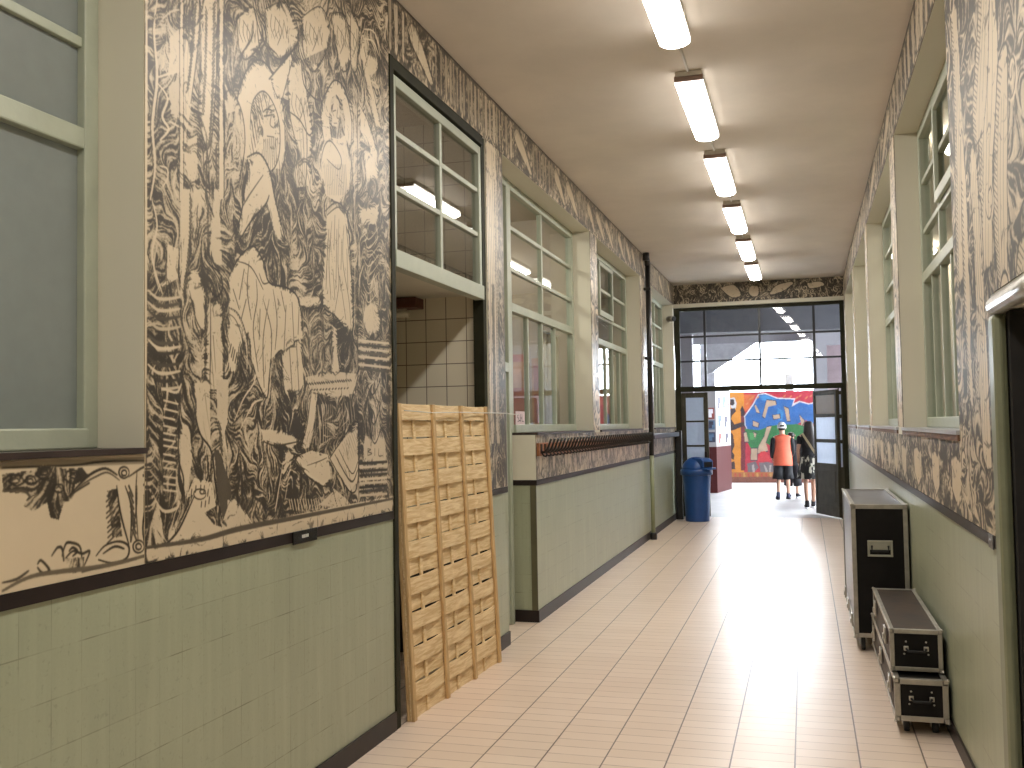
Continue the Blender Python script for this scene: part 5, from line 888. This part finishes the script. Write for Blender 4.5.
    if casters:
        proto=None
        for sx in(-1,1):
            for sy in(-1,1):
                p=(sx*(w-.06),sy*(l-.09),0)
                if proto is None:
                    br=MB();rw=ch*.5
                    br.box(-.04,.04,-.05,.05,ch-.006,ch-.001).prism([(-.03,ch-.006),(.035,ch-.006),(.015,rw*.8),(-.012,rw*.8)],-.022,-.018,0).prism([(-.03,ch-.006),(.035,ch-.006),(.015,rw*.8),(-.012,rw*.8)],.018,.022,0)
                    c=br.build('caster',M_ball,o,.001);c.location=p
                    wl=MB();wl.lathe([(rw*.45,-.014),(rw*.95,-.013),(rw,-.008),(rw,.008),(rw*.95,.013),(rw*.45,.014)],n=20,M=Matrix.Rotation(PI/2,3,'Y'))
                    k=wl.build('caster_wheel',M_rub,c,loc=(0,0,rw));proto=c
                else:
                    c=proto.copy();COL.objects.link(c);c.location=p
                    k2=k.copy();COL.objects.link(k2);k2.parent=c
    return o
flight_case('flight_case','tall black flight case on casters with a recessed steel handle',.297,.674,7.5,9.2,1.045,.105,.03,(M_lam,M_lam_sheen,M_lam_sheen),0,'dish',.19)
flight_case('flight_case','long low flight case on casters, lower of the stacked two',.410,.670,5.58,7.40,.293,.075,.028,(M_lam,M_lamw,M_lam),0,'grip')
flight_case('flight_case','long low flight case with worn top, lying on the wheeled one',.403,.663,5.70,7.06,.219,0,.022,(M_lam,M_lamw,M_lamw),.306,'grip',None,False)
# ================================================================== NOTICES ON THE PIER
M_np=mat('notice_white',(.75,.75,.78),.6,var=.05);M_npd=mat('notice_dark',(.05,.05,.09),.6,var=.3,scale=9);M_npr=mat('notice_red',(.3,.08,.07),.6,var=.3,scale=9);M_npb=mat('notice_blue',(.10,.18,.30),.6,var=.3,scale=7)
def notice(x,y,z,w,h,face,m,m2,label):
    o=thing('notice',label,'notice',(x,y,z),math.radians(-8.6) if face=='x' else math.radians(5.4),'notices on the maroon and grey pier')
    if face=='x':
        MB().box(0,.004,-w/2,w/2,0,h).build('notice_sheet',m,o);MB().box(.004,.006,-w*.35,w*.3,h*.5,h*.88).box(.004,.006,-w*.35,w*.1,h*.15,h*.55).build('notice_print',m2,o)
    else:
        MB().box(-w/2,w/2,-.004,0,0,h).build('notice_sheet',m,o);MB().box(-w*.35,w*.3,-.006,-.004,h*.5,h*.88).box(-w*.35,w*.1,-.006,-.004,h*.15,h*.55).build('notice_print',m2,o)
for y,z,w,h,m2,lb in((24.2,1.95,.5,.36,M_npd,'white notice high on the lit pier face, nearest its front corner'),(24.78,1.98,.5,.36,M_npb,'white notice high on the lit pier face, middle of the top row'),(25.2,1.9,.25,.3,M_npr,'narrow white notice at the far top of the lit pier face'),
    (24.25,1.52,.55,.36,M_npb,'white notice at mid height on the lit pier face, near the front corner'),(24.9,1.5,.5,.36,M_npd,'white notice at mid height on the lit pier face, farther back'),(24.25,1.12,.5,.32,M_npr,'low white notice just over the maroon on the lit pier face, near the corner'),(24.95,1.12,.5,.32,M_npd,'low white notice just over the maroon on the lit pier face, farther back')):
    notice(-2.03+(y-23.88)*.1513+.002,y,z,w,h,'x',M_np,m2,lb)
notice(-2.14,23.867,1.75,.16,.27,'y',M_npr,M_np,'reddish notice on the shaded front of the pier')
notice(-2.14,23.867,1.50,.17,.22,'y',M_npb,M_npd,'blue notice on the shaded front of the pier')
notice(-2.14,23.867,1.2,.17,.24,'y',M_npd,M_npb,'dark notice on the shaded front of the pier, lowest')
# ================================================================== PEOPLE
def skin_mesh(name,nodes,edges,roots,sub=2,smooth=True):
    me=bpy.data.meshes.new(name);me.from_pydata([n[0] for n in nodes],edges,[])
    o=bpy.data.objects.new(name,me);COL.objects.link(o)
    m=o.modifiers.new('skin','SKIN');m.use_smooth_shade=True
    sv=me.skin_vertices[0].data
    for i,n in enumerate(nodes):
        r=n[1];sv[i].radius=(r,r) if not isinstance(r,tuple) else r;sv[i].use_root=i in roots
    s=o.modifiers.new('sub','SUBSURF');s.levels=sub;s.render_levels=sub
    dg=bpy.context.evaluated_depsgraph_get();e=o.evaluated_get(dg)
    out=bpy.data.meshes.new_from_object(e,depsgraph=dg)
    bpy.data.objects.remove(o);out.polygons.foreach_set('use_smooth',[True]*len(out.polygons));return out
def chain(nodes,edges,pts,frm=None):
    last=frm
    for p in pts:
        nodes.append(p);i=len(nodes)-1
        if last is not None: edges.append((last,i))
        last=i
    return last
def mobj(name,me,m,parent):
    me.materials.clear();me.materials.append(m);o=bpy.data.objects.new(name,me);COL.objects.link(o);o.parent=parent;return o
M_skin=mat('skin',(.50,.28,.19),.55,var=.06);M_hair=mat('dark_hair',(.02,.012,.009),.5,var=.3,scale=30)
def joints(P):
    """P overrides; figure faces +Y, height about 1.62"""
    J=dict(pelvis=(0,0,.90),waist=(0,0,1.03),chest=(0,.005,1.22),neck=(0,-.005,1.38),head=(0,.015,1.50),
        shL=(-.165,0,1.325),elL=(-.215,-.02,1.07),wrL=(-.205,.04,.85),shR=(.165,0,1.325),elR=(.215,-.02,1.07),wrR=(.205,.04,.85),
        hipL=(-.085,0,.85),knL=(-.095,.015,.47),anL=(-.10,-.02,.085),hipR=(.085,0,.85),knR=(.095,.015,.47),anR=(.10,-.02,.085))
    J.update(P);return {k:Vector(v) for k,v in J.items()}
def body(J,par):
    nodes=[];E=[]
    pel=chain(nodes,E,[(J['pelvis'],(.13,.10))]);wa=chain(nodes,E,[(J['waist'],(.115,.088))],pel);ch=chain(nodes,E,[(J['chest'],(.135,.095))],wa)
    nk=chain(nodes,E,[(J['neck'],.052)],ch);roots={0}
    h=J['head'];chain(nodes,E,[(h+Vector((0,-.005,-.04)),(.062,.07)),(h+Vector((0,0,.03)),(.076,.088)),(h+Vector((0,-.005,.095)),(.058,.068))],nk)
    for s in'LR':
        sg=-1 if s=='L' else 1
        sh,el,wr=J['sh'+s],J['el'+s],J['wr'+s]
        chain(nodes,E,[(sh,.055),((sh+el)/2,.043),(el,.036),((el*.55+wr*.45),.035),(wr,.025)],ch)
        d=(wr-el).normalized();hd=wr+d*.05
        chain(nodes,E,[(hd,(.022,.034))],len(nodes)-1)
        hp,kn,an=J['hip'+s],J['kn'+s],J['an'+s]
        chain(nodes,E,[(hp,.082),((hp*.5+kn*.5),.068),(kn,.050),(kn*.6+an*.4+Vector((0,-.02,0)),.050),(an,.034),(an+Vector((0,.06,-.045)),.034),(an+Vector((sg*.01,.15,-.06)),.026)],pel)
        fw=Vector((0,1,0));fw=(fw-d*fw.dot(d)).normalized()
        b0=hd+d*.02
        for k,(off,ln) in enumerate(((-.027,.060),(-.009,.070),(.009,.066),(.027,.050))):
            roots.add(len(nodes));b=b0+fw*off;sw=Vector((-sg*1,0,0))
            chain(nodes,E,[(b,.009),(b+d*ln*.5+sw*.006,.0085),(b+d*ln+sw*.02,.007)])
        roots.add(len(nodes));b=hd-d*.02+fw*.03
        chain(nodes,E,[(b,.011),(b+d*.025+fw*.02,.009),(b+d*.05+fw*.026,.008)])
    # nose, ears, chin
    for q in ([(h+Vector((0,.085,.03)),.010),(h+Vector((0,.108,.0)),.012)],[(h+Vector((-.078,.0,.03)),.012),(h+Vector((-.084,-.01,-.005)),.010)],[(h+Vector((.078,.0,.03)),.012),(h+Vector((.084,-.01,-.005)),.010)]):
        roots.add(len(nodes));chain(nodes,E,q)
    o=mobj('body',skin_mesh('body',nodes,E,roots),M_skin,par)
    f=MB()
    for sx in(-1,1):
        f.lathe([(.002,-.012),(.011,0),(.002,.012)],tuple(h+Vector((sx*.031,.083,.035))),8)
    f.build('eye',mat('eye_dark',(.03,.02,.02),.3),par)
    return o
def sleeve(J,s,m,par,to='wr',r=(.068,.056,.05,.042)):
    sh,el,wr=J['sh'+s],J['el'+s],J['wr'+s];nodes=[];E=[]
    e=el if to=='el' else wr
    pts=[(sh+Vector((0,0,.012)),r[0]),((sh+el)/2,r[1])]+([(el,r[2]),(el*.4+wr*.6,r[3]),(wr*.97+el*.03,r[3])] if to=='wr' else [(sh*.35+el*.65,r[1])])
    chain(nodes,E,pts);return mobj('sleeve',skin_mesh('sleeve',nodes,E,{0}),m,par)
def torso(J,m,par,low=.10,w=(.20,.18,.185),d=(.145,.135,.13)):
    k=MB();n=28;zs=[];pz=J['pelvis'].z;wz=J['waist'].z;cz=J['chest'].z;sz=J['shL'].z;nz=J['neck'].z;sw=abs(J['shL'].x)
    R=[(pz-low,w[0],d[0]),(pz-low+.03,w[0]*1.01,d[0]*1.01),(pz+.02,w[0]*.97,d[0]*.98),(wz,w[1],d[1]),(cz,w[2],d[2]),(sz-.04,sw+.025,d[2]*.9),(sz+.015,sw+.012,d[2]*.74),(sz+.042,sw*.72,d[2]*.62),(nz-.01,.075,.07),(nz+.012,.062,.06)]
    for z,a,b in R:
        for i in range(n):
            t=2*PI*i/n;wr=1+.012*math.sin(5*t+z*9);k.v.append((a*wr*math.cos(t),b*wr*math.sin(t),z))
    for j in range(len(R)-1):
        for i in range(n): k.face((j*n+i,j*n+(i+1)%n,(j+1)*n+(i+1)%n,(j+1)*n+i),sm=True)
    k.face(range(n));k.face(range((len(R)-1)*n,len(R)*n))
    return k.build('shirt',m,par)
def shorts(J,m,par,f=.95,r=(.105,.10,.105),name='shorts'):
    p=J['pelvis'];k=MB()
    k.lathe([(.135,.10),(.15,.04),(.165,-.04),(.165,-.10),(.12,-.13)],tuple(p),24,sy=.80)
    for s in'LR':
        h,n=J['hip'+s],J['kn'+s];sg=-1 if s=='L' else 1
        e=n+(J['an'+s]-n)*max(0,f-1) if f>1 else h*(1-f)+n*f
        a=h+Vector((0,0,.02));k.tube([a,a*.7+e*.3,a*.35+e*.65,e+Vector((sg*.012,0,0))],[r[0]*.86,r[0]*.95,r[1]*.95,r[2]],18)
    return k.build(name,m,par)
def shoe(J,s,m,par,sole=None,boot=0):
    a=J['an'+s];sg=-1 if s=='L' else 1;nodes=[];E=[]
    z=a.z-.085
    chain(nodes,E,[(Vector((a.x,a.y,a.z+.03+boot)),.044),(Vector((a.x,a.y,a.z-.02)),.046),(Vector((a.x,a.y-.015,z+.045)),(.042,.04)),(Vector((a.x,a.y+.07,z+.045)),(.046,.04)),(Vector((a.x+sg*.012,a.y+.17,z+.038)),(.042,.032))])
    o=mobj('shoe',skin_mesh('shoe',nodes,E,{0}),m,par)
    k=MB();L=[(a.x+sg*.005+.045*math.cos(t),a.y+.07+.135*math.sin(t)) for t in np.linspace(0,2*PI,17)[:-1]]
    k.prism(L,z,z+.022,2);k.build('shoe_sole',sole or M_rub,o);return o
def hair(J,m,par,long=False):
    h=J['head'];nodes=[];E=[]
    if long:
        chain(nodes,E,[(h+Vector((0,-.01,.09)),(.082,.085)),(h+Vector((0,-.035,.03)),(.098,.085)),(h+Vector((0,-.065,-.09)),(.11,.07)),(h+Vector((0,-.085,-.22)),(.125,.055)),(h+Vector((.01,-.10,-.36)),(.11,.042)),(h+Vector((.01,-.10,-.46)),(.07,.028))])
    else:
        chain(nodes,E,[(h+Vector((0,-.01,.085)),(.075,.082)),(h+Vector((0,-.03,.03)),(.087,.082)),(h+Vector((0,-.045,-.045)),(.072,.055))])
    return mobj('hair',skin_mesh('hair',nodes,E,{0}),m,par)
def cap(J,m,par):
    h=J['head'];c=MB();pr=[(.096*math.cos(t),.105*math.sin(t)) for t in np.linspace(0,PI/2-.05,8)]
    c.lathe([(.096,-.03)]+pr,(h.x,h.y+.005,h.z+.05),24,sy=1.1)
    o=c.build('cap',m,par)
    v=MB();L=[(h.x+.075*math.cos(t),h.y+.075+.10*math.sin(t)) for t in np.linspace(0,PI,11)];v.prism(L,h.z+.028,h.z+.036,2);v.build('cap_visor',m,o)
    return o
M_or=mat('orange_jersey',(.72,.135,.07),.75,var=.08);M_blk=mat('black_cloth',(.010,.010,.013),.8,var=.3);M_blk2=mat('charcoal_cloth',(.02,.019,.024),.8,var=.3)
M_wc=mat('white_cotton',(.72,.72,.74),.7,var=.05);M_navy=mat('navy_shoe',(.015,.02,.06),.6)
# first boy
t=thing('person','person in orange shirt with black sleeves, black shorts and white cap, seen from behind','person',(-.48,22.0,0),math.radians(8))
J=joints(dict(head=(0,.03,1.50),wrL=(-.20,.10,.87),wrR=(.19,.12,.90),anL=(-.12,-.05,.085),anR=(.10,.05,.085)))
body(J,t);torso(J,M_or,t,.18)
for s in'LR': sleeve(J,s,M_blk,t,'wr',(.082,.072,.064,.056))
shorts(J,M_blk,t,1.1,(.115,.115,.122))
for s in'LR': shoe(J,s,M_navy,t,None,.06)
hair(J,M_hair,t);c=cap(J,M_wc,t)
c2=MB();h=J['head'];c2.box(h.x-.05,h.x+.05,h.y-.112,h.y-.085,h.z+.052,h.z+.09);c2.build('cap_opening',M_hair,c,.01)
# second boy, all in black
t=thing('person','person all in black with long shorts, standing half hidden behind the orange shirt','person',(-.29,22.5,0),math.radians(-12))
t.scale=(.94,.94,.92)
J=joints(dict(head=(-.01,.03,1.46),wrL=(-.17,.16,.95),wrR=(.2,.05,.84)))
body(J,t);torso(J,M_blk,t,.16)
for s in'LR': sleeve(J,s,M_blk,t,'wr',(.075,.066,.06,.052))
shorts(J,M_blk2,t,1.5,(.105,.10,.10),'long_shorts')
for s in'LR': shoe(J,s,M_blk2,t,M_wc)
hair(J,M_hair,t)
# woman
t=thing('person','person with long dark hair, shoulder strap and patterned skirt, walking away by the open door','person',(.06,19.75,0),math.radians(4))
J=joints(dict(pelvis=(0,0,.95),waist=(0,0,1.08),chest=(0,.005,1.27),neck=(0,0,1.43),head=(0,.02,1.565),shL=(-.16,0,1.375),elL=(-.205,-.03,1.12),wrL=(-.20,.06,.90),shR=(.16,0,1.375),elR=(.20,.02,1.12),wrR=(.17,.12,.93),
    hipL=(-.08,0,.9),hipR=(.08,0,.9),knL=(-.075,.03,.49),anL=(-.07,-.09,.085),knR=(.07,.10,.50),anR=(.06,.16,.085)))
body(J,t);torso(J,M_blk,t,-.02,(.155,.14,.155),(.115,.105,.115))
for s in'LR': sleeve(J,s,M_blk,t,'el',(.062,.054,.05,.05))
def camo():
    m,nt,b=newmat('patterned_skirt');n=N(nt);tc=n('ShaderNodeTexCoord').outputs['Object']
    nz=n('ShaderNodeTexNoise',{'Vector':n('ShaderNodeMapping',{0:tc,3:(1,1,.55)}).outputs[0],'Scale':11.0,'Detail':2.0})
    r=n('ShaderNodeValToRGB',{0:nz.outputs[0]});r.color_ramp.interpolation='CONSTANT';e=r.color_ramp.elements
    e[0].position=0;e[0].color=(.012,.012,.012,1);e[1].position=.55;e[1].color=(.5,.48,.40,1);x=e.new(.5);x.color=(.06,.06,.05,1)
    nt.links.new(r.outputs[0],b.inputs['Base Color']);b.inputs['Roughness'].default_value=.8;return m
k=MB();n_=40
for z,r,a in((1.04,.135,0),(.95,.165,.004),(.84,.185,.010),(.70,.205,.016),(.56,.225,.022)):
    for i in range(n_):
        q=2*PI*i/n_;rr=r+a*math.sin(7*q);k.v.append((rr*math.cos(q),rr*.82*math.sin(q)+.01,z))
for j in range(4):
    for i in range(n_): k.face((j*n_+i,j*n_+(i+1)%n_,(j+1)*n_+(i+1)%n_,(j+1)*n_+i),sm=True)
o=k.build('skirt',camo(),t);q=o.modifiers.new('s','SOLIDIFY');q.thickness=.006
for s in'LR': shoe(J,s,M_blk2,t,M_wc,.05)
hair(J,M_hair,t,True)
st=MB()
for i in range(21):
    u=i/20;x=-.13+.30*u;z=1.43-.50*u;y=-.125-.02*math.sin(PI*u)-.0*u
    st.v+= [(x-.018,y,z-.012),(x+.018,y,z+.012),(x+.018,y+.006,z+.012),(x-.018,y+.006,z-.012)]
for i in range(20):
    for q in range(4): st.face((4*i+q,4*i+4+q,4*i+4+(q+1)%4,4*i+(q+1)%4))
st.face((0,1,2,3));st.face((83,82,81,80))
st.build('shoulder_strap',mat('tan_strap',(.36,.28,.17),.6),t)
b=MB();b.box(.15,.25,-.10,.10,.72,.95);b.build('shoulder_bag',mat('tan_bag',(.30,.23,.14),.6),t,.03)
# ================================================================== LIGHT AND CAMERA
w=bpy.data.worlds.new('sky');SC.world=w;w.use_nodes=True
bg=w.node_tree.nodes['Background'];bg.inputs[0].default_value=(.86,.93,1,1);bg.inputs[1].default_value=SKY
cam=bpy.data.cameras.new('camera');co=bpy.data.objects.new('camera',cam);COL.objects.link(co);SC.camera=co
f,yaw,pitch,roll=987.64,.287578,.0435268,-.0165657
fw=Vector((-math.sin(yaw)*math.cos(pitch),math.cos(yaw)*math.cos(pitch),math.sin(pitch)));rt=Vector((math.cos(yaw),math.sin(yaw),0));up=rt.cross(fw)
c_,s_=math.cos(roll),math.sin(roll);r2=c_*rt+s_*up;u2=-s_*rt+c_*up
co.matrix_world=Matrix(((r2.x,u2.x,-fw.x,0),(r2.y,u2.y,-fw.y,0),(r2.z,u2.z,-fw.z,1.64),(0,0,0,1)))
cam.sensor_width=36;cam.lens=f/1024*36;cam.clip_start=.05;cam.clip_end=200
vs=SC.view_settings;vs.view_transform='Standard';vs.look='None';vs.exposure=EXPO;vs.gamma=1;vs.use_curve_mapping=False
SC.cycles.max_bounces=8;SC.cycles.diffuse_bounces=5;SC.cycles.glossy_bounces=4;SC.cycles.transparent_max_bounces=12;SC.cycles.sample_clamp_indirect=6;SC.cycles.caustics_reflective=False;SC.cycles.caustics_refractive=False
SC.cycles.use_denoising=True
